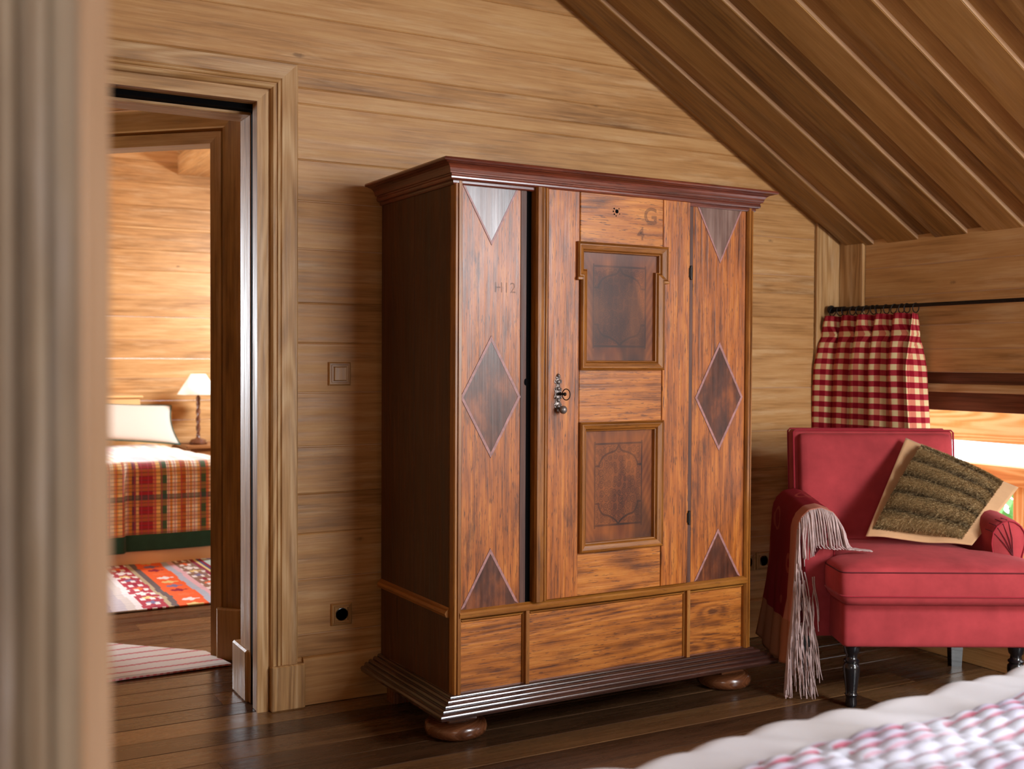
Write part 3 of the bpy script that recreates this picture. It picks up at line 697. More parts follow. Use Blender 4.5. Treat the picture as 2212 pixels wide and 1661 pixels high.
# side boards
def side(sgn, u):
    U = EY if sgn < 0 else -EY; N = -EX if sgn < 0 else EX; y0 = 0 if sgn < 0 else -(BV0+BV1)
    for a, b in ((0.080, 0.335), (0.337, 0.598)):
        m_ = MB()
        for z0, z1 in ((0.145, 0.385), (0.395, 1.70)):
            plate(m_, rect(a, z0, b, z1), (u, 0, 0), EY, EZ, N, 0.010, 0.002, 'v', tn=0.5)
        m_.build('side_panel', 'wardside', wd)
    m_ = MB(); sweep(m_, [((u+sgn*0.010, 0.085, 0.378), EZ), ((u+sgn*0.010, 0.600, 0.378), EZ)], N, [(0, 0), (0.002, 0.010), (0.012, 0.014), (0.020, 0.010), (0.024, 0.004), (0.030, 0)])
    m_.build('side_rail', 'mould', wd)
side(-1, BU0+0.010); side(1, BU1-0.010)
# corner posts with beads
for u0, u1, flip in ((BU0, BU0+0.027, 0), (BU1-0.028, BU1, 1)):
    m_ = MB(); us = [0, 0.003, 0.009, 0.0095, 0.0125, 0.013, 0.022, 0.025, 0.0275]; hs = [0.0, 0.006, 0.007, 0.002, 0.002, 0.008, 0.009, 0.005, 0.0]
    pr = [(a, h) for a, h in zip(us, hs)]
    if flip: pr = [(0.0275-a, h) for a, h in reversed(pr)]
    pr = [(0, -0.03)]+pr+[(0.0275, -0.03)]
    sweep(m_, [((u0, BV0, 0.140), EX), ((u0, BV0, 1.69), EX)], -EY, pr); m_.build('corner_post', 'mould', wd)

FN = -EY
def fplate(name, mat, u0, z0, u1, z1, v, t, grain='u', bev=0.002, poly=None, parent=None, tn=None):
    m_ = MB(); plate(m_, poly or rect(u0, z0, u1, z1), (0, v, 0), EX, EZ, FN, t, bev, grain, tn=tn); return m_.build(name, mat, parent or wd)
# fixed side fields with painted stripe and inlays
def inlay(poly, mat, v, inset, open_edges=()):
    base = fplate('inlay', mat, 0, 0, 0, 0, v, 0.0012, 'v', 0.0004, poly=poly)
    inn = poly_inset(poly, inset); n = len(poly); m_ = MB()
    for i in range(n):
        j = (i+1) % n
        if (i in open_edges): continue
        q = [poly[i], poly[j], inn[j], inn[i]]
        plate(m_, q, (0, v-0.0012, 0), EX, EZ, FN, 0.0008, 0.0002, 'u')
    m_.build('inlay_border', 'inlayline', base); return base
for side_, (u0, u1, s0, s1, uc, hw) in enumerate(((0.102, 0.328, 0.306, 0.328, 0.2035, 0.104), (0.961, 1.213, 0.961, 0.981, 1.0985, 0.106))):
    a, b = (u0, s0) if side_ == 0 else (s1, u1)
    fplate('front_panel', 'ward', a, 0.400, b, 1.690, BV0+0.020, 0.016, 'v', 0.001)
    fplate('dark_stripe', 'darkstripe', s0, 0.400, s1, 1.690, BV0+0.020, 0.0165, 'v', 0.0015)
    vv = BV0+0.004
    zt, zd, zm, zb, zl = ((1.499, 1.226, 1.040, 0.855, 0.580) if side_ == 0 else (1.487, 1.219, 1.028, 0.845, 0.577))
    inlay([(uc-hw+0.004, 1.676), (uc, zt), (uc+hw-0.010, 1.676)], 'inlaytop', vv, 0.006, (2,))
    inlay([(uc, zd), (uc-hw, zm), (uc, zb), (uc+hw, zm)], 'inlay', vv, 0.0085)
    inlay([(uc, zl), (uc-hw+0.002, 0.402), (uc+hw-0.004, 0.402)], 'inlay', vv, 0.008, (1,))
# black strip beside the door, painting the shade in the gap
wbox('door_gap_shade', 'black', 0.328, BV0+0.012, 0.40, 0.349, BV0+0.034, 1.69, bev=0)
fplate('knot_hole', 'black', 0, 0, 0, 0, BV0+0.0035, 0.0006, poly=[(0.326+0.006*math.cos(a*PI/4), 1.085+0.011*math.sin(a*PI/4)) for a in range(8)], bev=0)

# door, with its left moulding, stiles, rails and panels; hinged on the right
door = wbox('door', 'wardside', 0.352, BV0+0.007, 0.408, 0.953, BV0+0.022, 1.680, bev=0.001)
DV = BV0-0.002
def dplate(name, mat, *a, **k): k['parent'] = door; return fplate(name, mat, *a, **k)
m_ = MB(); sweep(m_, [((0.349, DV+0.018, 0.404), EX), ((0.349, DV+0.018, 1.684), EX)], FN,
    [(0, 0), (0.0, 0.030), (0.004, 0.040), (0.014, 0.043), (0.026, 0.040), (0.029, 0.034), (0.031, 0.034), (0.033, 0.038), (0.038, 0.036), (0.040, 0.029), (0.044, 0.029), (0.046, 0.031), (0.050, 0.025), (0.052, 0.018)])
m_.build('astragal', 'mould', door)
dplate('stile', 'ward', 0.396, 0.405, 0.5125, 1.684, DV, 0.010, grain='v', bev=0.002)
dplate('stile', 'ward', 0.8425, 0.405, 0.955, 1.684, DV, 0.010, grain='v', bev=0.002)
for z0, z1, uu0, uu1 in ((1.515, 1.684, 0.5155, 0.842), (0.955, 1.130, 0.514, 0.840), (0.405, 0.548, 0.509, 0.8405)):
    dplate('rail', 'wardh', uu0, z0, uu1, z1, DV, 0.009, grain='u', bev=0.002)

# bolection frames around the two panels
PR = [(0, 0.008), (0.0, 0.020), (0.004, 0.025), (0.008, 0.021), (0.010, 0.021), (0.022, 0.016), (0.026, 0.008), (0.027, 0.010), (0.0295, 0.009), (0.031, -0.004), (0.036, -0.006)]
def mframe(path, prof_, matn='mould'):
    m2 = MB(); sweep(m2, path, FN, prof_, closed=True); return m2.build('panel_moulding', matn, door)
y_ = DV
ua, ub, uc_, ud = 0.500, 0.857, 0.513, 0.843
e1, e2, e3, e4 = 1.527, 1.412, 1.398, 1.122
P = lambda u, z: (u, y_, z)
mframe([(P(ua, e1), (1, 0, -1)), (P(ub, e1), (-1, 0, -1)), (P(ub, e2), (-1, 0, 1)), (P(ud, e2), (-1, 0, 1)), (P(ud, e4), (-1, 0, 1)), (P(uc_, e4), (1, 0, 1)), (P(uc_, e2), (1, 0, 1)), (P(ua, e2), (1, 0, 1))], PR)
# small ears under the shoulders
for s0, s1 in ((ua, uc_+0.006), (ud-0.006, ub)):
    m_ = MB(); box(m_, s0-0.002, DV-0.024, e2-0.006, s1+0.002, DV, e2+0.004, 'x', 0.002); m_.build('shoulder_block', 'mould', door)
mframe([(P(uc_, 0.957), (1, 0, -1)), (P(ud, 0.957), (-1, 0, -1)), (P(ud, 0.541), (-1, 0, 1)), (P(uc_, 0.541), (1, 0, 1))], PR)
# engraved panels
def seg_d(px, py, a, b):
    dx, dy = b[0]-a[0], b[1]-a[1]; t = max(0, min(1, ((px-a[0])*dx+(py-a[1])*dy)/(dx*dx+dy*dy+1e-12))); return math.hypot(px-a[0]-dx*t, py-a[1]-dy*t)
def ogee(pts):
    out = []
    for i in range(len(pts)-1):
        p0 = pts[max(i-1, 0)]; p1 = pts[i]; p2 = pts[i+1]; p3 = pts[min(i+2, len(pts)-1)]
        for k in range(5):
            t = k/5; out.append(tuple(0.5*((2*p1[q])+(-p0[q]+p2[q])*t+(2*p0[q]-5*p1[q]+4*p2[q]-p3[q])*t*t+(-p0[q]+3*p1[q]-3*p2[q]+p3[q])*t**3) for q in (0, 1)))
    return out+[pts[-1]]
TOPC = ogee([(0, 0.0), (0.05, 0.05), (0.16, 0.09), (0.45, 0.12), (0.66, 0.16), (0.78, 0.22), (0.82, 0.27)])+[(1, 0.27)]
BOTC = [(1, 0.73), (0.83, 0.73)]+ogee([(0.83, 0.73), (0.80, 0.79), (0.66, 0.86), (0.42, 0.885), (0.22, 0.92), (0.07, 0.96), (0, 1.0)])
rs = random.Random(3)
SPOTS = [(i*0.2-0.95+rs.uniform(-.05, .05), j*0.085+rs.uniform(-.02, .02), rs.uniform(0.035, 0.055)) for i in range(11) for j in range(12)]
def lc(r, g, b): return lin(r, g, b)[:3]
CA, CB, CD, CG = lc(158, 88, 38), lc(112, 56, 26), lc(40, 22, 18), lc(86, 58, 50)
mixc = lambda a, b, t: tuple(x+(y-x)*t for x, y in zip(a, b))
def panelcol(strength, top):
    def f(u, v):
        n1 = noise.noise((u*5, v*3, 2.2 if top else 7.7)); n2 = noise.noise((u*16, v*5, 1.3)); n3 = noise.noise((u*3+9, v*1.2, 4.4 if top else 0.4))
        c = mixc(CA, CB, max(0, min(1, 0.55+1.1*n1+0.4*n2)))
        # feather-grained side veneers
        if u < 0.18 or u > 0.82: c = mixc(c, mixc(CA, CB, 0.5+0.5*math.sin((v*60+(u if u < .5 else 1-u)*90))), 0.35)
        ed = min(u, 1-u, v, 1-v)
        c = mixc(c, CG, max(0, min(0.6, (0.09-ed)*6*(0.4+n3+0.3))))
        c = mixc(c, CD, max(0, min(0.6, (n3-0.12)*2.4)))
        if top: c = mixc(c, lc(120, 88, 80), max(0, min(0.6, (v-0.80)*3.4)))
        s = (u-0.5)/0.325; t = 1-(v-0.15)/0.71; line = 0.0
        if abs(s) < 1.06 and -0.03 < t < 1.03:
            a_ = abs(s); w_ = 0.010/0.71
            dm = min(abs(a_-1)*0.46, abs(t), abs(t-1)) if (a_ < 1.03) else 9
            best = dm
            pa = (a_*0.46, t)
            for C_ in (TOPC, BOTC):
                for p, q in zip(C_, C_[1:]):
                    best = min(best, seg_d(pa[0], pa[1], (p[0]*0.46, p[1]), (q[0]*0.46, q[1])))
            if best < 0.0105: line = 1.0
            elif best < 0.015: line = 0.5
            if line == 0 and a_ < 0.98 and 0.02 < t < 0.98:
                for sx, sy, r in SPOTS:
                    dd = math.hypot((s-sx)*0.46, t-sy)
                    if abs(dd-r*0.8) < 0.007 or abs(dd-r*0.3) < 0.006: line = 0.6; break
        return mixc(c, CD, line*strength*(0.75+0.5*n1))
    return f
def engraved(u0, z0, u1, z1, strength, top, nu, nv):
    cf = panelcol(strength, top); m2 = MB()
    grid(m2, lambda u, v: (u0+(u1-u0)*u, DV+0.004, z0+(z1-z0)*v), nu, nv, lambda u, v: (u*(u1-u0), v*(z1-z0), 0), cf=cf)
    return m2.build('engraved_panel', 'marq', door, usecol=True)
engraved(0.520, 1.145, 0.836, 1.505, 0.75, True, 190, 215)
engraved(0.535, 0.565, 0.820, 0.936, 0.95, False, 175, 225)
# chalked letters on the top rail and the left panel
def chalk(txt, u, z, size, v, parent, w_=0.0012):
    cu = bpy.data.curves.new('mark', 'FONT'); cu.body = txt; cu.size = size; cu.offset = w_
    ob = bpy.data.objects.new('mark', cu); scene.collection.objects.link(ob)
    dg = bpy.context.evaluated_depsgraph_get(); me = bpy.data.meshes.new_from_object(ob.evaluated_get(dg)); bpy.data.objects.remove(ob)
    m2 = MB(); vs2 = [(u+p.co.x, v, z+p.co.y) for p in me.vertices]
    m2.raw(vs2, [tuple(p.vertices) for p in me.polygons], [(p[0], p[2], 0) for p in vs2]); return m2.build('chalk_mark', 'chalk', parent)
w = NT('faded_ink'); w.b.inputs['Base Color'].default_value = lin(96, 66, 54); w.b.inputs['Roughness'].default_value = 0.5
tr = w.n('ShaderNodeBsdfTransparent'); mx = w.n('ShaderNodeMixShader'); mx.inputs[0].default_value = 0.35
w.l(tr.outputs[0], mx.inputs[1]); w.l(w.b.outputs[0], mx.inputs[2]); w.l(mx.outputs[0], w.out.inputs[0]); M['chalk'] = w.m
chalk('G', 0.762, 1.600, 0.075, DV-0.0096, door, 0.002); chalk('4', 0.735, 1.545, 0.062, DV-0.0096, door, 0.0005)
chalk('H12', 0.212, 1.358, 0.045, BV0+0.0036, wd, 0.0)
# the knot hole of the top rail, nail marks
m_ = MB()
for q, zz, r in ((0.655, 1.6315, 0.0065), (0.644, 1.640, 0.0028), (0.641, 1.631, 0.0026), (0.645, 1.622, 0.0028), (0.652, 1.617, 0.0022), (0.666, 1.624, 0.002), (0.663, 1.641, 0.002)):
    m_.face([(q+r*math.cos(a*PI/5), DV-0.0095, zz+r*math.sin(a*PI/5)) for a in range(10)][::1], [(0, 0, 0)]*10)
m_.build('knot_hole', 'black', door)

# escutcheon with knob and key
lk = None
m_ = MB(); out = [(0, .062), (.006, .056), (.009, .048), (.006, .044), (.013, .041), (.014, .034), (.007, .028), (.008, .018), (.014, .014), (.013, .008), (.010, 0), (.013, -.008), (.014, -.014), (.008, -.020), (.009, -.028), (.014, -.036), (.012, -.044), (.006, -.048), (.004, -.056), (0, -.061)]
half = out; pts = [(0.434+x, 1.050+z) for x, z in half]+[(0.434-x, 1.050+z) for x, z in reversed(half[1:-1])]
# plate built as a strip so that the waisted outline stays true
for (x0, z0), (x1, z1) in zip(half, half[1:]):
    for s in (-1, 1):
        a, b, c, d = (0, z0), (s*x0, z0), (s*x1, z1), (0, z1)
        F = lambda q, n: V((0.434+q[0], DV-0.010-n, 1.050+q[1]))
        m_.face([F(a, .0045), F(b, .002), F(c, .002), F(d, .0045)], [(q[0], q[1], 0) for q in (a, b, c, d)])
        m_.face([F(b, .002), F(b, 0), F(c, 0), F(c, .002)], [(q[0], q[1], 0) for q in (b, b, c, c)])
esc = m_.build('escutcheon', 'iron', door)
m_ = MB()
for zz, rr in ((1.104, .006), (1.085, .008), (1.064, .007), (1.028, .007), (1.008, .008)):
    lathe(m_, [(rr, 0), (rr*.8, -.003), (rr*.3, -.005)], (0.434, DV-0.0135, zz), 12, axis='y')
for s in (-1, 1):
    for zz in (1.088, 1.062, 1.036, 1.012): lathe(m_, [(.004, 0), (.003, -.003), (.001, -.004)], (0.434+s*.009, DV-0.012, zz), 8, axis='y')
m_.build('boss', 'iron', esc, smooth=True)
m_ = MB(); lathe(m_, [(.004, 0), (.004, -.012), (.008, -.014), (.0125, -.020), (.013, -.025), (.010, -.031), (.003, -.034)], (0.438, DV-0.012, 0.999), 20, axis='y'); m_.build('knob', 'iron', esc, smooth=True)
m_ = MB(); lathe(m_, [(.0045, 0), (.0045, -.010), (.006, -.012), (.004, -.016), (.004, -.036), (.006, -.038), (.003, -.042)], (0.4345, DV-0.012, 1.048), 12, axis='y')
tube(m_, [(0.4345+0.0145*math.cos(a)*.35, DV-0.057-0.0145*math.cos(a), 1.047+0.017*math.sin(a)) for a in [i*2*PI/20 for i in range(20)]], 0.0016, 6, closed=True)
m_.build('key', 'blackiron', esc, smooth=True)
for zz in (1.448, 0.625):
    m_ = MB(); lathe(m_, [(.003, -.024), (.0055, -.022), (.0055, .022), (.003, .024)], (0.958, DV-0.012, zz), 12); box(m_, 0.950, DV-0.014, zz-.016, 0.958, DV-0.008, zz+.016, 'z', .001); m_.build('hinge', 'blackiron', door)

# rail under the door, lower fields
m_ = MB(); sweep(m_, [((0.093, BV0, 0.376), EZ), ((1.223, BV0, 0.376), EZ)], FN, [(0, -0.02), (0.0, 0.004), (0.004, 0.010), (0.016, 0.013), (0.021, 0.009), (0.023, 0.004), (0.027, -0.004)])
m_.build('lower_rail', 'mould', wd)
for a, b in ((0.103, 0.319), (0.343, 0.952), (0.974, 1.214)):
    fplate('lower_panel', 'wardh', a, 0.148, b, 0.372, BV0+0.020, 0.010, 'u', 0.001)
    m_ = MB(); sweep(m_, [((a, BV0+0.012, 0.372), (1, 0, -1)), ((b, BV0+0.012, 0.372), (-1, 0, -1))], FN, [(0, 0), (0, 0.012), (0.004, 0.011), (0.009, 0.003), (0.011, 0)]); m_.build('panel_bead', 'mould', wd)
for a in (0.319, 0.952):
    m_ = MB(); sweep(m_, [((a, BV0+0.014, 0.150), EX), ((a, BV0+0.014, 0.378), EX)], FN, [(0, 0), (0.002, 0.008), (0.005, 0.010), (0.006, 0.022), (0.018, 0.023), (0.0195, 0.010), (0.022, 0.008), (0.024, 0)]); m_.build('divider', 'mould', wd)
m_ = MB(); sweep(m_, [((0.10, BV0+0.004, 0.144), EZ), ((1.216, BV0+0.004, 0.144), EZ)], FN, [(0, 0), (0, .006), (0.006, .006), (0.009, 0)]); m_.build('lower_bead', 'inlayline', wd)

# base moulding and cornice wrapped round three sides
def around(name, mat, prof_, m0=BU0, m1=BU1, y0=BV0, y1=BV1):
    m2 = MB(); sweep(m2, [((m0, y1, 0), (-1, 0, 0)), ((m0, y0, 0), (-1, -1, 0)), ((m1, y0, 0), (1, -1, 0)), ((m1, y1, 0), (1, 0, 0))], EZ, prof_)
    return m2.build(name, mat, wd)
bp = [(-0.01, 0.153), (0.003, 0.152)]
for (cx_, cz_, r_) in ((0.006, 0.1455, 0.0062), (0.020, 0.1375, 0.0078), (0.0365, 0.1295, 0.0080), (0.052, 0.1215, 0.0075), (0.0655, 0.1105, 0.0075)):
    bp += [(cx_+r_*math.cos(a), cz_+r_*math.sin(a)) for a in [math.radians(q) for q in (110, 85, 60, 35, 10, -15)]]
bp += [(0.070, 0.100), (0.062, 0.098), (-0.02, 0.098)]
around('base_moulding', 'base', bp)
cp = [(-0.012, 1.672), (0.004, 1.672), (0.007, 1.676), (0.007, 1.683)]
cp += [(0.010+0.009*math.cos(a), 1.6915+0.009*math.sin(a)) for a in [math.radians(q) for q in (-80, -50, -20, 10, 40)]]
cp += [(0.018, 1.701), (0.024, 1.702), (0.025, 1.706)]
cp += [(0.050-0.024*math.cos(a), 1.706+0.022*math.sin(a)) for a in [math.radians(q) for q in (5, 25, 45, 65, 85)]]
cp += [(0.052, 1.730), (0.060, 1.731), (0.062, 1.735), (0.060, 1.740), (0.055, 1.742), (-0.02, 1.743)]
around('cornice', 'cornice', cp)
wbox('top_board', 'wardside', BU0-0.01, BV0-0.01, 1.735, BU1+0.01, BV1, 1.742, 'x', 0)
# bun feet in front, block feet behind
def bun(u, v):
    m2 = MB(); lathe(m2, [(0.060, 0.0), (0.082, 0.002), (0.094, 0.012), (0.098, 0.026), (0.094, 0.040), (0.082, 0.050), (0.060, 0.053), (0.052, 0.053)], (u, v, 0), 40)
    f_ = m2.build('foot', 'foot', wd, smooth=0.7)
    m3 = MB(); box(m3, u-0.050, v-0.050, 0.050, u+0.050, v+0.050, 0.080, 'x', 0.003); box(m3, u-0.060, v-0.060, 0.078, u+0.060, v+0.060, 0.100, 'x', 0.003); m3.build('foot_block', 'foot', f_)
bun(0.132, 0.150); bun(1.205, 0.150)
for u in (0.11, 1.16): wbox('foot', 'foot', u-0.03, 0.50, 0.0, u+0.03, 0.56, 0.100, 'z', 0.003)

# ================================================================== SWITCH AND SOCKETS
def plate_frame(name, label, cat, x, z, s, group, socket):
    t_ = thing(name, label, cat, (x, YW, z), 0, group)
    m2 = MB(); sweep(m2, [((-s, 0, -s), (1, 0, 1)), ((s, 0, -s), (-1, 0, 1)), ((s, 0, s), (-1, 0, -1)), ((-s, 0, s), (1, 0, -1))], -EY,
        [(0, 0), (0, 0.006), (0.004, 0.009), (0.007, 0.009), (0.008, 0.007), (0.010, 0.007), (0.011, 0.010), (0.015, 0.010), (0.016, 0.006)], closed=True); m2.build('frame', 'oakplate', t_)
    m2 = MB(); i = s-0.016; plate(m2, rect(-i, -i, i, i), (0, 0, 0), EX, EZ, -EY, 0.007, 0.001, 'v'); b_ = m2.build('cover_plate', 'oakplate', t_)
    if socket:
        m2 = MB(); lathe(m2, [(0.0215, -0.007), (0.0215, -0.010), (0.0195, -0.0105), (0.0185, -0.003), (0.002, -0.002)], (0, 0, 0), 28, axis='y'); s_ = m2.build('socket_cup', 'bakelite', t_, smooth=0.6)
        m2 = MB()
        for dx in (-0.0095, 0.0095): lathe(m2, [(0.0028, -0.0025), (0.0028, -0.0045), (0.001, -0.005)], (dx, 0, 0), 8, axis='y')
        m2.build('contact', 'iron', s_)
    else:
        m2 = MB(); plate(m2, rect(-0.021, -0.023, 0.023, 0.023), (0.001, -0.006, 0), EX, EZ, V((0.0, -1, 0)), 0.0065, 0.002, 'v'); m2.build('rocker', 'oakplate', t_)
plate_frame('light_switch', 'square oak light switch on the boarded wall between door trim and wardrobe', 'light switch', 1.305, 1.104, 0.039, None, False)
plate_frame('wall_socket', 'oak framed dark wall socket low on the wall, left of the wardrobe', 'socket', 1.313, 0.292, 0.037, 'wall sockets', True)
plate_frame('wall_socket', 'wall socket in the shadow between the wardrobe and the red armchair', 'socket', 3.178, 0.318, 0.036, 'wall sockets', True)
plate_frame('wall_socket', 'half hidden dark wall socket right behind the wardrobe edge', 'socket', 3.092, 0.318, 0.036, 'wall sockets', True)

# ================================================================== CURTAIN ROD AND CURTAIN
RX, RZ = 3.515, 1.377
rod = thing('curtain_rod', 'long thin black iron curtain rod across the window wall', 'curtain rod', (RX, 2.3, RZ))
m_ = MB(); tube(m_, [(0, -2.3, 0), (0, 1.225, 0)], 0.0075, 12); m_.build('pole', 'blackiron', rod, smooth=0.7)
m_ = MB(); lathe(m_, [(0.004, 1.205), (0.016, 1.205), (0.018, 1.212), (0.016, 1.220), (0.006, 1.222)], (0, 0, 0), 18, axis='y')
for i in range(7): lathe(m_, [(0.009, 1.13+i*0.01), (0.011, 1.133+i*0.01), (0.009, 1.137+i*0.01)], (0, 0, 0), 12, axis='y')
m_.build('finial', 'blackiron', rod, smooth=0.7)
m_ = MB(); box(m_, 0.0, 1.10, -0.008, XR-RX-0.002, 1.112, 0.008, 'x', .002); m_.build('bracket', 'blackiron', rod)
CY0, CY1, CZ0, CZ1 = 3.045, 3.515, 0.36, 1.346
NPL = 5
def curt(u, v):
    z = CZ1+(CZ0-CZ1)*v; drop = v*(CZ1-CZ0)
    pinch = math.exp(-((drop-0.082)/0.022)**2)
    ph = u*NPL*2*PI+0.5
    amp = 0.024+0.030*min(1, drop/0.22)+0.008*noise.noise((u*3, drop, 9))
    amp = amp*(1-0.5*pinch)
    w1 = math.sin(ph)+0.25*math.sin(2*ph+1.0+0.8*drop)+0.35*noise.noise((u*7, drop*1.4, 3))
    sq = (u*NPL+0.5/(2*PI))
    near = math.sin(ph+PI/2)
    y = CY1-(CY1-CY0)*u + near*(0.006+0.020*min(1, drop/0.2))*(1-pinch*0.2)+0.012*noise.noise((u*4, drop*1.5, 7))*min(1, drop/0.1)-0.02*pinch*math.sin(ph)*0.5*0
    flare = (u-0.35)*0.05*min(1, drop/0.45)
    y -= flare
    y += 0.020*pinch*math.sin(2*ph)
    x = min(RX-0.006-amp*1.25*w1, 3.584)
    return (x, y, z+0.003*math.sin(ph*1))
m_ = MB(); NU = 220
arc = [0]
for i in range(NU):
    a, b = curt(i/NU, 0.5), curt((i+1)/NU, 0.5); arc.append(arc[-1]+math.hypot(a[0]-b[0], a[1]-b[1]))
grid(m_, curt, NU, 60, lambda u, v: (arc[min(NU, round(u*NU))], v*(CZ1-CZ0), 0))
cur = m_.build('curtain', 'gingham', smooth=True, solid=0.003, origin=(RX, (CY0+CY1)/2, CZ1))
tag(cur, 'red and cream gingham curtain bunched at the left end of the black rod', 'curtain')
for i in range(13):
    yy = CY1-0.012-(CY1-CY0-0.03)*i/12+random.uniform(-.006, .006)
    tilt = random.uniform(-0.5, 0.5); m_ = MB()
    tube(m_, [(RX-cur.location.x+0.0175*math.sin(a), yy-cur.location.y+0.0175*math.cos(a)*math.sin(tilt)*0.6, RZ-0.010-cur.location.z+0.0185*math.cos(a)) for a in [k*2*PI/18 for k in range(18)]], 0.0021, 6, closed=True)
    m_.build('curtain_ring', 'blackiron', cur, smooth=True)

# ================================================================== ARMCHAIR
CR = V((math.cos(YAW), -math.sin(YAW), 0)); CF = V((math.sin(YAW), math.cos(YAW), 0))
CHO = CR*1.39+CF*3.66
ch = thing('armchair', 'crimson suede armchair with square back in the corner by the window', 'armchair', tuple(CHO), -YAW)
def soft(name, mat, *b, r=0.03, crown=(0, 0, 0), n=14, parent=None):
    m2 = MB(); softbox(m2, *b, r=r, crown=crown, n=n); return m2.build(name, mat, parent or ch, smooth=True, weld=True)
soft('seat_rail', 'redvelvet', -0.288, 0.0, 0.205, 0.288+0.06, 0.56, 0.352, r=0.014, crown=(0, 0.004, 0))
# T-shaped seat cushion
TP = [(-0.312, -0.055), (0.40, -0.055), (0.40, 0.135), (0.268, 0.150), (0.268, 0.52), (-0.268, 0.52), (-0.268, 0.150), (-0.318, 0.135)]
def resample(poly, n):
    L = [0]
    for i in range(len(poly)): L.append(L[-1]+math.dist(poly[i], poly[(i+1) % len(poly)]))
    out = []
    for k in range(n):
        d = L[-1]*k/n; i = max(j for j in range(len(poly)) if L[j] <= d+1e-9); t = (d-L[i])/(L[i+1]-L[i]); a, b = poly[i], poly[(i+1) % len(poly)]
        out.append((a[0]+(b[0]-a[0])*t, a[1]+(b[1]-a[1])*t))
    return out
def smoothp(p, it=2):
    for _ in range(it): p = [((p[i-1][0]+2*p[i][0]+p[(i+1) % len(p)][0])/4, (p[i-1][1]+2*p[i][1]+p[(i+1) % len(p)][1])/4) for i in range(len(p))]
    return p
tp = smoothp(resample(TP, 160), 3)
ccx, ccy = 0.0, 0.22
m_ = MB(); ringsd = []
edge = [(0.0, 0.352), (0.55, 0.350), (0.86, 0.352), (0.95, 0.358), (0.985, 0.372), (1.0, 0.387), (1.008, 0.400), (1.012, 0.43), (1.008, 0.455), (1.0, 0.466), (0.985, 0.474), (0.94, 0.482), (0.85, 0.490), (0.65, 0.500), (0.35, 0.506), (0.0, 0.508)]
vs_, gs_ = [], []
for s, z in edge:
    for (x, y) in tp:
        px, py = ccx+(x-ccx)*s, ccy+(y-ccy)*s; zz = z
        if z > 0.47: zz = z+0.004*noise.noise((px*7, py*7, 1))
        if z < 0.47: zz -= 0.0
        vs_.append((px, py, zz)); gs_.append((px, py, zz))
n_ = len(tp); fs_ = []
for j in range(len(edge)-1):
    for i in range(n_): k = (i+1) % n_; fs_.append((j*n_+i, j*n_+k, (j+1)*n_+k, (j+1)*n_+i))
m_.raw(vs_, fs_, gs_); seat = m_.build('seat_cushion', 'redvelvet', ch, smooth=True, weld=True)
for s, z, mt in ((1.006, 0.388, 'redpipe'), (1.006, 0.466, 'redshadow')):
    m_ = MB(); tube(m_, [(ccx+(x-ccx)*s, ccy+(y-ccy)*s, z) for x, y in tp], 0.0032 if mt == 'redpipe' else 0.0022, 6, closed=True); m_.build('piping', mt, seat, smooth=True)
# arms with rounded tops
def arm(s):
    m2 = MB(); N = 40; prof_ = []
    xi, xo, zb, zt = 0.270, 0.385, 0.205, 0.545
    path = [(xi, zb), (xi, 0.30), (xi, 0.42), (xi, 0.50), (xi-0.004, 0.53)]
    for k in range(9):
        a = PI*(1-k/8); path.append(((xi+xo)/2+0.002+0.0625*math.cos(a), zt+0.065*math.sin(a)))
    path += [(xo+0.003, 0.52), (xo-0.006, 0.48), (xo-0.012, 0.40), (xo-0.014, 0.30), (xo-0.016, zb)]
    ys = [0.165, 0.170, 0.182, 0.25, 0.35, 0.45, 0.56]; ins = [0.010, 0.003, 0, 0, 0, 0, 0]
    vs2, gs2 = [], []; cxm = (xi+xo)/2
    for y, i_ in zip(ys, ins):
        for x, z in path:
            zz = z+(0.035*max(0, (y-0.165)/0.4) if z > 0.45 else 0)
            xx = x+(i_ if x < cxm else -i_); zz -= i_ if z > 0.5 else 0
            vs2.append((s*xx, y, zz)); gs2.append((xx, y, zz))
    n2 = len(path); f2 = []
    for j in range(len(ys)-1):
        for i in range(n2-1):
            q = (j*n2+i, j*n2+i+1, (j+1)*n2+i+1, (j+1)*n2+i); f2.append(q if s < 0 else q[::-1])
    m2.raw(vs2, f2, gs2)
    m2.face([vs2[i] for i in range(n2)], [gs2[i] for i in range(n2)])
    m2.face([vs2[(len(ys)-1)*n2+i] for i in range(n2)], [gs2[i] for i in range(n2)])
    a_ = m2.build('arm', 'redvelvet', ch, smooth=0.9, weld=True)
    m2 = MB(); tube(m2, [(s*(x+(0.004 if x < cxm else -0.004)), 0.166, z-(0.004 if z > .5 else 0)) for x, z in path], 0.003, 6); m2.build('piping', 'redpipe', a_, smooth=True)
    m2 = MB()
    for k, a in enumerate((2.75, 2.35, 1.95, 1.6)):
        ex, ez = cxm+0.060*math.cos(a), 0.545+0.062*math.sin(a)
        tube(m2, [(s*(cxm+0.015), 0.162, 0.485), (s*((ex+cxm+.015)/2+0.004), 0.1605, (ez+0.485)/2), (s*ex, 0.166, ez), (s*(ex-0.01), 0.20, ez+0.004)], 0.0016, 5)
    m2.build('pleat', 'redshadow', a_)  # thin dark tubes paint the shade of the pleat creases
arm(-1); arm(1)
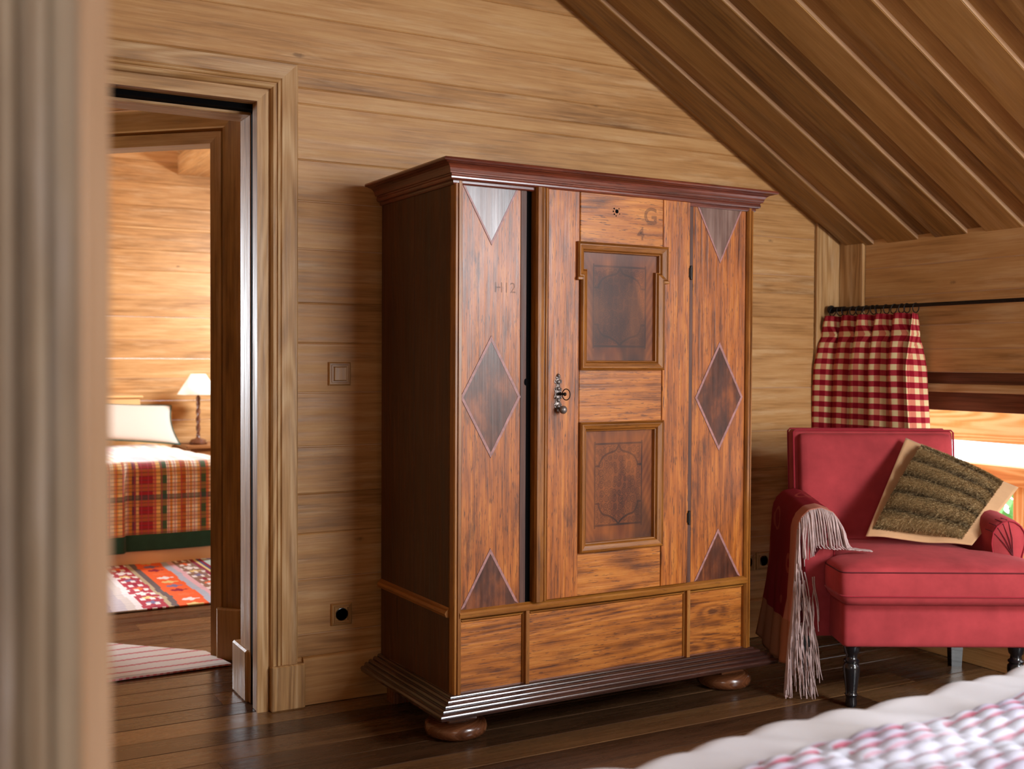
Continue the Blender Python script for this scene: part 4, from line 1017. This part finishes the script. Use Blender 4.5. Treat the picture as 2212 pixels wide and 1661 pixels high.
# back: outer boxed frame and padded inner face, slightly reclined
def lean(p, y0=0.50): return (p[0]-0.014, p[1]-0.022+(p[2]-0.30)*0.11, p[2])
def leanobj(mb_): mb_.v = [lean(p) for p in mb_.v]
m_ = MB(); softbox(m_, -0.306, 0.525, 0.30, 0.306, 0.605, 0.893, r=0.018, n=14); leanobj(m_); back = m_.build('backrest', 'redvelvet', ch, smooth=True, weld=True)
m_ = MB(); softbox(m_, -0.289, 0.49, 0.36, 0.291, 0.56, 0.881, r=0.022, crown=(0, 0.018, 0), n=16); leanobj(m_); m_.build('back_cushion', 'redvelvet', back, smooth=True, weld=True)
m_ = MB()
for yy in (0.523, 0.607):
    tube(m_, [lean(p) for p in [(-0.303, yy, 0.45), (-0.304, yy, 0.885), (-0.296, yy, 0.893), (0.296, yy, 0.893), (0.304, yy, 0.885), (0.303, yy, 0.45)]], 0.0035, 6)
m_.build('piping', 'redpipe', back, smooth=True)
LEGP = [(0.016, 0.0), (0.018, 0.004), (0.019, 0.012), (0.017, 0.03), (0.0185, 0.036), (0.022, 0.041), (0.0185, 0.046), (0.020, 0.060), (0.025, 0.100), (0.028, 0.125), (0.027, 0.140), (0.021, 0.148), (0.026, 0.152), (0.026, 0.157), (0.019, 0.163), (0.018, 0.175), (0.024, 0.182), (0.028, 0.205)]
for x in (-0.250, 0.300):
    m_ = MB(); lathe(m_, LEGP, (x, 0.035, 0), 24); m_.build('leg', 'legblack', ch, smooth=0.8)
for x in (-0.265, 0.30):
    m_ = MB()
    for q in range(1):
        a, b = 0.019, 0.027
        v8 = [(x-a, 0.545-a, 0.0), (x+a, 0.545-a, 0.0), (x+a, 0.545+a, 0.0), (x-a, 0.545+a, 0.0), (x-b, 0.545-b, 0.21), (x+b, 0.545-b, 0.21), (x+b, 0.545+b, 0.21), (x-b, 0.545+b, 0.21)]
        m_.raw(v8, [(3, 2, 1, 0), (4, 5, 6, 7), (0, 1, 5, 4), (1, 2, 6, 5), (2, 3, 7, 6), (3, 0, 4, 7)], v8)
    m_.build('leg', 'legblack', ch)

# ------------------------------------------------------------------ throw over the left arm
PATH = [(-0.240, 0.515), (-0.252, 0.560), (-0.262, 0.600), (-0.285, 0.630), (-0.325, 0.645), (-0.365, 0.637), (-0.392, 0.610), (-0.402, 0.565), (-0.404, 0.50), (-0.408, 0.42), (-0.413, 0.34), (-0.420, 0.25), (-0.428, 0.16), (-0.432, 0.115)]
PL = [0]
for a, b in zip(PATH, PATH[1:]): PL.append(PL[-1]+math.dist(a, b))
def pth(s):
    d = s*PL[-1]
    for i in range(len(PATH)-1):
        if d <= PL[i+1]+1e-9:
            t = (d-PL[i])/(PL[i+1]-PL[i]); a, b = PATH[i], PATH[i+1]; return (a[0]+(b[0]-a[0])*t, a[1]+(b[1]-a[1])*t)
    return PATH[-1]
def thr(u, v):        # u along the drape, v from fringed edge backwards
    x, z = pth(u); d = u*PL[-1]
    hang = max(0, u-0.45)/0.55
    y = 0.150+v*(0.36+0.06*hang)-0.02*hang*(1-v)
    f = 0.012*hang*math.sin(v*11+u*3)+0.010*noise.noise((v*6, u*5, 8))
    lift = 0.03*max(0, (y-0.165)/0.4) if z > 0.45 else 0
    drop = -0.02*math.sin(v*3.0)*hang
    return (x-abs(f)*1.0*(0.3+hang)-(0.004 if u > .35 else 0), y, z+lift+drop+(0.004 if u < .5 else 0))
m_ = MB(); grid(m_, thr, 70, 36, lambda u, v: (v*0.40, u*PL[-1], 0))
m_.v = [tuple(p) for p in m_.v]
tw = m_.build('throw_blanket', 'throw', smooth=True, recenter=False, solid=0.006)
tw.parent = None; tw.location = tuple(CHO); tw.rotation_euler = (0, 0, -YAW)
tag(tw, 'crimson wool throw with tan bands and long fringe over the left chair arm', 'throw')
m_ = MB(); rs = random.Random(12)
for i in range(330):
    u = rs.uniform(0.0, 1.0) if i < 270 else rs.uniform(0.45, 1.0)
    p = V(thr(u, 0.0)); L = rs.uniform(0.12, 0.165); pts = [p.copy()]
    if u > 0.45: L *= rs.uniform(0.9, 1.15)
    inner = max(0, (0.30-u)/0.30)
    dx, dy = rs.uniform(-0.25, 0.25), rs.uniform(-0.35, -0.05)
    q = p.copy(); n = 7
    for k in range(1, n+1):
        g = min(1, k/3)
        st = V((dx*0.35+inner*rs.uniform(0.25, 0.6), dy*(1.3-g)-0.15*inner-0.02+rs.uniform(-.1, .1), -0.35-g*0.75)).normalized()*L/n
        q = q+st
        if q.x > -0.35 and q.z < 0.510 and q.y > -0.07: q = pts[-1]+V((rs.uniform(0.002, 0.016), rs.uniform(-0.014, -0.004), 0)); q.z = 0.5115+rs.uniform(0, 0.003)
        if -0.37 < q.x < -0.262 and q.y > 0.155: q.y = 0.152
        if q.z < 0.006: q.z = 0.006; q.y -= 0.004
        pts.append(q.copy())
    tube(m_, pts, rs.uniform(0.0021, 0.0029), 5, r1=0.0018)
# the long corner bundle reaching the floor
for i in range(70):
    x0 = rs.uniform(-0.42, -0.35); z0 = rs.uniform(0.12, 0.44); y0 = 0.12+rs.uniform(-0.02, 0.02); L = min(z0-0.008, rs.uniform(0.12, 0.20)); sw = rs.uniform(-0.06, 0.14)
    pts = [(x0+sw*t*L*1.2+0.003*math.sin(7*t+i), y0-0.02*t+0.004*math.cos(5*t+i), z0-L*t) for t in [k/7 for k in range(8)]]
    tube(m_, pts, rs.uniform(0.0019, 0.0026), 5, r1=0.0015)
fr_ = m_.build('fringe', 'fringe', tw, smooth=True); fr_['kind'] = 'stuff'

# ------------------------------------------------------------------ fur cushion on the chair
BLc, TLc, TRc, BRc = V((2.999, 2.819, 0.535)), V((3.303, 2.913, 0.871)), V((3.580, 2.640, 0.695)), V((3.282, 2.600, 0.513))
def bil(u, v): return (BLc*(1-u)+BRc*u)*(1-v)+(TLc*(1-u)+TRc*u)*v
nn = ((BRc-BLc).cross(TLc-BLc)).normalized()
cn = bil(.5, .5)
if nn.dot(V((0, 0, 1.15))-cn) < 0: nn = -nn
U0, U1, V0, V1 = 0.04, 0.87, 0.07, 0.97
def furbase(u, v):
    a, b = (u-U0)/(U1-U0), (v-V0)/(V1-V0)
    e = max(0, 16*a*(1-a)*b*(1-b)) if 0 < a < 1 and 0 < b < 1 else 0
    h = 0.072*e**0.42
    bb = b*5.2+0.5*math.sin(a*2.5)*0.5
    h += 0.020*(abs(math.sin(bb*PI))**0.6-0.5)*min(1, e*3)
    return h, bb
def flangep(u, v, side_=1):
    wv = 0.006*math.sin(u*9+v*4)+0.005*noise.noise((u*4, v*4, 5))
    puck = 0.010*math.sin((u)*PI)*(1 if v < .1 else 0)
    return bil(u, v)+nn*(wv*1.0)+(bil(.5, .5)-bil(u, v))*0.05*math.sin(min(u, 1-u)*PI)*math.sin(PI*min(v, 1-v))*0
m_ = MB(); grid(m_, lambda u, v: flangep(u, v), 40, 40, lambda u, v: (u*.4, v*.4, 0))
fc = thing('cushion', 'brown ribbed fur cushion with camel border tilted on the red armchair', 'cushion', tuple(cn))
m_.v = [tuple(V(p)-cn) for p in m_.v]; m_.build('flange', 'flange', fc, smooth=True, solid=0.005)
m_ = MB()
def bk(u, v):
    h, _ = furbase(u, v); return bil(u, v)-nn*(max(h, 0)*0.8+0.003)-cn
grid(m_, lambda u, v: bk(U0+(U1-U0)*u, V0+(V1-V0)*v), 24, 24, lambda u, v: (u, v, 0)); m_.build('cushion_back', 'flange', fc, smooth=True)
def furp(u, v):
    h, bb = furbase(u, v); return bil(u, v)+nn*(h+0.006)
def furcol(u, v):
    _, bb = furbase(u, v); r = abs(math.sin(bb*PI)); n1 = noise.noise((u*9, v*9, 3)); n2 = noise.noise((u*60, v*60, 3))
    c = mixc(lc(58, 42, 24), lc(160, 128, 82), max(0, min(1, r**0.9+0.22*n1)))
    return mixc(c, lc(206, 178, 130), max(0, min(0.8, n2*1.2+0.1)))
m_ = MB()
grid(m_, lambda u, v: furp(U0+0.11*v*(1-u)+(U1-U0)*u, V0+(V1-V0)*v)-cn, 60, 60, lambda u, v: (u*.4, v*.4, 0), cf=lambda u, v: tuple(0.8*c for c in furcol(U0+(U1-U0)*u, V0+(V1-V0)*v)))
rs = random.Random(4)
ud = (BRc-BLc).normalized(); vd = (TLc-BLc).normalized()
for i in range(52000):
    a, b = rs.random(), rs.random(); u, v = U0+0.11*b*(1-a)+(U1-U0)*a, V0+(V1-V0)*b
    p = furp(u, v)-cn-nn*0.002; L = rs.uniform(0.006, 0.012)
    d = (nn*0.75+vd*(-0.5+0.3*rs.uniform(-1, 1))+ud*(0.45*(a-0.5)*2+rs.uniform(-.35, .35))).normalized()
    if b > .9: d = (d+vd*0.8).normalized()
    if b < .08: d = (d-vd*0.5).normalized()
    wv = d.cross(nn+V((rs.uniform(-.3, .3), rs.uniform(-.3, .3), 0))).normalized()*0.0009
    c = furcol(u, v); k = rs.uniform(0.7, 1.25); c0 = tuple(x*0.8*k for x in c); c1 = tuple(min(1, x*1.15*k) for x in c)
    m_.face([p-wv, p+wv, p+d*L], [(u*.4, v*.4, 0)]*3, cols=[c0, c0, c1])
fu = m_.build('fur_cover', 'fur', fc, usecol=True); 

# ================================================================== FOREGROUND BED
BA = math.radians(3.3)
bed = thing('bed', 'near bed under a white and red quilt in the right foreground', 'bed', (0.62, 0.372, 0), BA)
m_ = MB(); box(m_, 0.05, 0.05, 0.12, 2.0, 0.90, 0.30, 'x', 0.01); m_.build('bed_base', 'night', bed)
m_ = MB(); softbox(m_, 0.03, 0.03, 0.30, 2.02, 0.92, 0.515, r=0.05); m_.build('mattress', 'cream', bed, smooth=True, weld=True)
for x, y in ((0.08, 0.08), (1.95, 0.08), (0.08, 0.86), (1.95, 0.86)):
    m_ = MB(); box(m_, x-0.03, y-0.03, 0, x+0.03, y+0.03, 0.13, 'z', 0.003); m_.build('leg', 'night', bed)
QX0, QX1, QY0, QY1 = -0.02, 2.10, -0.05, 0.985
QT = 0.556
def qh(x, y):
    ed = min(x-QX0, QX1-x, QY1-y, y-QY0); e2 = QY1-y
    puff = 0.0
    inner = max(0, min(1, (e2-0.135)/0.02))
    lx = x/0.062+0.5*math.floor(y/0.030); ly = y/0.030
    puff = abs(math.sin(lx*PI))**0.7*abs(math.sin(ly*PI))**0.7*0.0085*inner
    bigx, bigy = x/0.26+0.5*math.floor((y)/0.14), y/0.14
    puff += 0.013*abs(math.sin(bigx*PI))**0.5*abs(math.sin(bigy*PI))**0.5*inner
    wr = 0.006*noise.noise((x*9, y*4, 2))+0.010*noise.noise((x*3.5, y*3, 5))
    wrk = 0.004*math.sin((x*1.0+y*0.9)*45+3*noise.noise((x*4, y*4, 0)))*(1-inner)
    return puff+wr+wrk
WH, RD, VI = lc(206, 209, 224), lc(182, 52, 84), lc(180, 174, 200)
def qc(x, y):
    e2 = QY1-y; n = noise.noise((x*6, y*6, 1))
    if e2 < 0.135 or x-QX0 < 0.12: return mixc(lc(212, 210, 216), lc(200, 196, 198), max(0, min(1, 0.5+n)))
    c = mixc(WH, VI, max(0, min(1, 0.25+n)))
    ly = (y/0.030) % 1; row = math.floor(y/0.030); blk = math.floor(x/0.26+0.5*math.floor(y/0.14)); jit = noise.noise((blk*3.3, row*1.7, 0))
    fx = (x/0.26+0.5*math.floor(y/0.14)) % 1
    d = abs(ly-0.02-0.0) if ly < .5 else abs(ly-1.02)
    if d < 0.17 and (jit > -0.12) and 0.06 < fx < 0.94: c = mixc(RD, c, 0.15+0.35*abs(n)+(0.3 if d > .12 else 0))
    return c
m_ = MB()
NX, NY = 420, 250
def qp(u, v):
    x = QX0+(QX1-QX0)*u; s = v*1.35; tot = QY1-QY0
    # v: from the near side over the top and down the far side
    R = 0.045; top = QY1-R
    y = QY0+s
    if y <= top: return V((x, y, QT+qh(x, y)))
    a = (y-top)/R
    if a < PI/2: h = qh(x, y); return V((x, top+(R+h)*math.sin(a), QT-R+(R+h)*math.cos(a)))
    h = 0.008*math.sin(x*9+2*noise.noise((x*3, 0, 0)))+0.016*noise.noise((x*6, y*4, 3)); return V((x, QY1+h, QT-R-(y-top-R*PI/2)))
grid(m_, qp, NX, NY, lambda u, v: (QX0+(QX1-QX0)*u, v*1.35, 0), cf=lambda u, v: qc(QX0+(QX1-QX0)*u, QY0+v*1.35))
q_ = m_.build('quilt', 'quiltcol', smooth=True, usecol=True, recenter=False)
q_.location = bed.location; q_.rotation_euler = (0, 0, BA)
tag(q_, 'puffy white quilt with broken red stripes on the near bed', 'quilt')

# ================================================================== FAR BEDROOM
fb = thing('bed', 'far bed with honey coloured headboard, seen through the doorway', 'bed', (1.22, 7.4, 0))
m_ = MB()
hb = [(-0.56, 0.0), (0.555, 0.0), (0.555, 0.72)]+[(0.505+0.05*math.cos(a), 0.765+0.05*math.sin(a)) for a in [k*PI/10 for k in range(6)]]+[(0.36, 0.812), (0.335, 0.822), (0.328, 0.845), (0.326, 0.865), (-0.326, 0.865), (-0.326, 0.845), (-0.335, 0.822), (-0.36, 0.812)]+[(-0.505+0.05*math.cos(a), 0.765+0.05*math.sin(a)) for a in [PI/2+k*PI/10 for k in range(6)]]+[(-0.56, 0.72)]
# split into convex strips so the stepped outline is exact
Y0h = 0.99
def strip(m2, poly): plate(m2, poly, (0, Y0h, 0), EX, EZ, -EY, 0.035, 0.0, 'u')
right = hb[1:9]
strip(m_, [(-0.555, 0), (0.555, 0), (0.555, 0.72)]+[(0.505+0.05*math.cos(a), 0.762+0.05*math.sin(a)) for a in [k*PI/12 for k in range(7)]]+[(-0.505+0.05*math.cos(a), 0.762+0.05*math.sin(a)) for a in [PI/2+k*PI/12 for k in range(7)]]+[(-0.555, 0.72)])
strip(m_, [(-0.345, 0.80), (0.345, 0.80), (0.332, 0.825), (0.328, 0.872), (-0.328, 0.872), (-0.332, 0.825)])
hbo = m_.build('headboard', 'headboard', fb)
m_ = MB(); box(m_, -0.350, Y0h-0.05, 0.868, 0.350, Y0h+0.002, 0.885, 'x', 0.005); m_.build('cap_moulding', 'headboard', hbo)
m_ = MB(); softbox(m_, -0.44, -0.97, 0.14, 0.44, 0.95, 0.50, r=0.04); m_.build('mattress', 'cream', fb, smooth=True, weld=True)
m_ = MB(); grid(m_, lambda u, v: ((-0.47+0.93*u), -1.0-0.012*math.sin(u*14)*(1-v)-0.02*(1-v), 0.012+0.13*v), 60, 6, lambda u, v: (u, v, 0)); m_.build('bed_skirt', 'peach', fb, smooth=True)
m_ = MB(); grid(m_, lambda u, v: (0.46+0.01*math.sin(u*20), -1.0+1.9*u, 0.012+0.13*v), 60, 4, lambda u, v: (u, v, 0)); m_.build('bed_skirt', 'peach', fb, smooth=True)
for x, y in ((-.4, -.9), (.4, -.9), (-.4, .9), (.4, .9)):
    m_ = MB(); box(m_, x-.025, y-.025, 0, x+.025, y+.025, .15, 'z', .002); m_.build('leg', 'headboard', fb)
# tartan spread: top, right side and foot drop
def fq(u, v):
    x = -0.50+u*1.18                       # across, folding down on the right past 0.46
    s = v*2.35                              # from the head towards the foot and down
    px, z = x, 0.575-0.035*min(1, max(0, 1.6-s)/1.4)
    if x > 0.40: 
        a = (x-0.40)/0.10
        if a < PI/2: px = 0.40+0.075*math.sin(a); z = z-0.075+0.075*math.cos(a)
        else: px = 0.477; z = z-0.075-(x-0.40-0.157)
    py = 0.93-s
    if py < -0.95:
        d = -0.95-py; R = 0.07
        if d < R*PI/2: py = -0.95-R*math.sin(d/R); z2 = 0.575-R+R*math.cos(d/R)
        else: py = -1.02-0.006*math.sin(px*11); z2 = 0.575-R-(d-R*PI/2)
        z = min(z, z2) if x <= 0.40+0.157 else z2-0.0
        if px < -0.115: py -= 0.055*min(1, (-0.115-px)/0.02)
    z = max(z, 0.06)
    z += 0.008*noise.noise((px*6, s*4, 1)) if z > .5 else 0
    return (px+1.22, py+7.4, z)
m_ = MB(); m2_ = MB()
nu, nv = 100, 130
def rng(mbx, v0, v1, n): grid(mbx, lambda u, v: fq(u*0.84, v0+(v1-v0)*v), nu, n, lambda u, v: (u*0.99, (v0+(v1-v0)*v)*2.35, 0))
hemv = (1.88+0.11+0.33)/2.35
rng(m_, 0.06, hemv, nv)
rng(m2_, hemv, hemv+0.092/2.35, 10)
sp_ = m_.build('bedspread', 'tartan', smooth=True, solid=0.006)
tag(sp_, 'tartan quilted bedspread with green hem on the far bed', 'bedspread')
m2_.v = [tuple(V(p)-sp_.location) for p in m2_.v]
hm = m2_.build('hem', 'green', sp_, smooth=True, solid=0.008); hm['label'] = 'bottle green border'
# pillow leaning on the headboard
pc = V((1.30, 8.06, 0.585))
def pil(u, v, s):
    a, b = 2*u-1, 2*v-1
    e = max(0, (1-a*a)*(1-b*b))**0.45
    pinch = 1-0.05*(1-abs(b))*abs(a)**3
    x = 0.44*a*(1-0.07*(1-b*b)); zz = 0.205*b*(1-0.10*(1-a*a))
    th_ = s*0.075*e
    tilt = 0.88
    return V((x, th_*math.cos(tilt)+zz*math.sin(tilt)*0.9, zz*math.cos(tilt)-th_*math.sin(tilt)*0.4+0.13-0.03*a))
pl_ = thing('pillow', 'large cream pillow with green piping on the far bed', 'pillow', tuple(pc))
m_ = MB(); grid(m_, lambda u, v: pil(u, v, -1), 30, 24, lambda u, v: (u, v, 0)); grid(m_, lambda u, v: pil(1-u, v, 1), 30, 24, lambda u, v: (u, v, 0)); m_.build('pillow_cover', 'cream', pl_, smooth=True, weld=True)
per = [(k/20, 0) for k in range(20)]+[(1, k/16) for k in range(16)]+[(1-k/20, 1) for k in range(20)]+[(0, 1-k/16) for k in range(16)]
m_ = MB(); tube(m_, [pil(u, v, 1) for u, v in per], 0.005, 6, closed=True); m_.build('piping', 'green', pl_, smooth=True)
# nightstand and lamp
ns = thing('nightstand', 'small reddish wood nightstand beside the far bed', 'nightstand', (2.06, 8.20, 0))
m_ = MB(); box(m_, -0.26, -0.21, 0.512, 0.26, 0.205, 0.534, 'x', 0.004); m_.build('table_top', 'night', ns)
m_ = MB(); box(m_, -0.225, -0.18, 0.36, 0.225, 0.19, 0.512, 'x', 0.002); m_.build('cabinet', 'night', ns)
m_ = MB(); box(m_, -0.19, -0.192, 0.385, 0.19, -0.178, 0.495, 'x', 0.003); dr = m_.build('drawer', 'night', ns)
m_ = MB(); lathe(m_, [(0.006, 0), (0.006, -0.012), (0.014, -0.018), (0.012, -0.028), (0.003, -0.031)], (0, -0.192, 0.44), 16, axis='y'); m_.build('knob', 'iron', dr, smooth=True)
for x in (-0.20, 0.20):
    for y in (-0.155, 0.165): m_ = MB(); box(m_, x-.02, y-.02, 0, x+.02, y+.02, .36, 'z', .003); m_.build('leg', 'night', ns)
lp = thing('table_lamp', 'table lamp with barley twist walnut stem and ivory cone shade', 'lamp', (1.925, 8.175, 0.534))
m_ = MB(); lathe(m_, [(0.060, 0), (0.064, 0.004), (0.065, 0.014), (0.058, 0.020), (0.054, 0.030), (0.046, 0.036), (0.022, 0.042), (0.014, 0.050), (0.011, 0.06)], (0, 0, 0), 32); m_.build('base', 'walnut', lp, smooth=0.8)
m_ = MB()
prf = [(0.011, 0.055), (0.015, 0.060), (0.016, 0.066), (0.012, 0.070), (0.014, 0.076)]+[(0.0135, 0.078+k*0.004) for k in range(52)]+[(0.012, 0.287), (0.016, 0.292), (0.014, 0.302), (0.011, 0.310), (0.015, 0.318), (0.016, 0.335), (0.014, 0.345), (0.008, 0.350), (0.008, 0.375)]
lathe(m_, prf, (0, 0, 0), 28, twist=lambda a, z: 1+(0.22*math.cos(2*(a-z*52)) if 0.078 < z < 0.286 else 0)); m_.build('stem', 'walnut', lp, smooth=True)
m_ = MB(); lathe(m_, [(0.146, 0.362), (0.052, 0.510)], (0, 0, 0), 48); m_.f = [f for f in m_.f if len(f) == 4]; m_.t = m_.t[:len(m_.f)]; m_.m = m_.m[:len(m_.f)]; m_.g = m_.g[:4*len(m_.f)]; m_.c = m_.c[:4*len(m_.f)]
m_.build('lamp_shade', 'shade', lp, smooth=True, solid=0.002)
m_ = MB(); tube(m_, [(-0.05, 0.03, 0.004), (-0.10, 0.06, 0.004), (-0.15, 0.13, 0.004), (-0.15, 0.20, 0.003)], 0.003, 6); m_.build('cord', 'blackiron', lp)

# kilim rug: woven bands along Y
KX0, KX1, KY0, KY1 = 0.55, 2.3, 5.225, 6.60
BND = [(0.0, (150, 150, 176)), (0.30, (196, 190, 196)), (0.37, (214, 206, 200)), (0.41, (236, 232, 232)), (0.44, (176, 66, 80)), (0.55, (186, 170, 140)), (0.57, (110, 96, 90)), (0.60, (240, 108, 60)), (0.735, (186, 196, 214)), (0.77, (236, 190, 200)), (0.80, (150, 120, 106)), (0.90, (150, 40, 62)), (0.92, (230, 210, 150)), (0.935, (90, 90, 130)), (0.95, (150, 40, 62)), (0.965, (186, 206, 202)), (1.10, (240, 190, 110)), (1.14, (150, 40, 62)), (1.3, (190, 196, 210))]
rk = random.Random(9)
KC = [lc(236, 232, 232), lc(240, 120, 74), lc(150, 46, 66), lc(128, 122, 160), lc(230, 206, 140)]
def kc(u, v):
    x = KX0+(KX1-KX0)*u; y = KY0+(KY1-KY0)*v
    xx = x-0.55+0.010*noise.noise((x*2, y*6, 0))
    col = BND[0][1]; b0 = 0; b1 = 9
    for i, (p, c) in enumerate(BND):
        if xx >= p: col = c; b0 = p; b1 = BND[i+1][0] if i+1 < len(BND) else 9
    c = lc(*col); w_ = b1-b0
    if w_ > 0.07:
        f = (xx-b0)/w_; per_ = 0.115; k = math.floor(y/per_); g = (y/per_) % 1
        motif = abs(f-0.5)*1.7+abs(g-0.5)*1.6 < 0.55+0.12*math.sin(f*25)
        if motif: c = KC[(k+int(b0*40)) % 5]
        if b0 in (0.44, 0.80) and (math.floor(f*5+0.5*k) % 2 == 0) and g < 0.5: c = KC[0]
    elif w_ > 0.02 and (y/0.02) % 1 < 0.4: c = mixc(c, lc(120, 120, 150), 0.35)
    return c
m_ = MB()
def kp(u, v):
    x = KX0+(KX1-KX0)*u; y = KY0+(KY1-KY0)*v; return (x, y, 0.008+0.002*noise.noise((x*3, y*3, 0)))
m3 = MB(); NXK, NYK = 230, 180
for j in range(NYK):
    for i in range(NXK):
        u0, v0, u1, v1 = i/NXK, j/NYK, (i+1)/NXK, (j+1)/NYK; c = kc((u0+u1)/2, (v0+v1)/2)
        m3.face([kp(u0, v0), kp(u1, v0), kp(u1, v1), kp(u0, v1)], [(u0*1.75, v0*1.4, 0), (u1*1.75, v0*1.4, 0), (u1*1.75, v1*1.4, 0), (u0*1.75, v1*1.4, 0)], cols=[c]*4)
k_ = m3.build('kilim_rug', 'kilim', usecol=True, solid=0.006)
tag(k_, 'colourful orange, white and crimson kilim on the floor before the far bed', 'rug')
# striped runner in the hall, its far end cut parallel to the diagonal doorway
m3 = MB(); q00, q10, q11, q01 = V((0.20, 4.10, 0)), V((1.095, 4.135, 0)), V((1.055, 4.36, 0)), V((0.53, 4.88, 0))
RW, RR, RG = lc(224, 218, 216), lc(196, 74, 90), lc(150, 140, 140)
NS = 150
for j in range(NS):
    for i in range(NS):
        def pp(a, b):
            p = (q00*(1-a)+q10*a)*(1-b)+(q01*(1-a)+q11*a)*b; return (p.x, p.y, 0.007+0.0015*noise.noise((p.x*9, p.y*9, 0)))
        P4 = [pp(i/NS, j/NS), pp((i+1)/NS, j/NS), pp((i+1)/NS, (j+1)/NS), pp(i/NS, (j+1)/NS)]
        cy_ = (P4[0][1]+P4[2][1])/2-0.035*(P4[0][0]+P4[2][0])/2; g = (cy_/0.085) % 1
        c = RW
        if g < 0.22: c = mixc(RR, RW, 0.15 if (i//2 + (1 if g < .11 else 0)) % 2 else 0.45)
        if 4.10 < cy_ < 4.125: c = mixc(c, RG, 0.5)
        m3.face(P4, [(p[0], p[1], 0) for p in P4], cols=[c]*4)
r_ = m3.build('striped_rug', 'stripe', usecol=True, solid=0.006)
tag(r_, 'off-white woven runner with thin red stripes on the hall floor', 'rug')
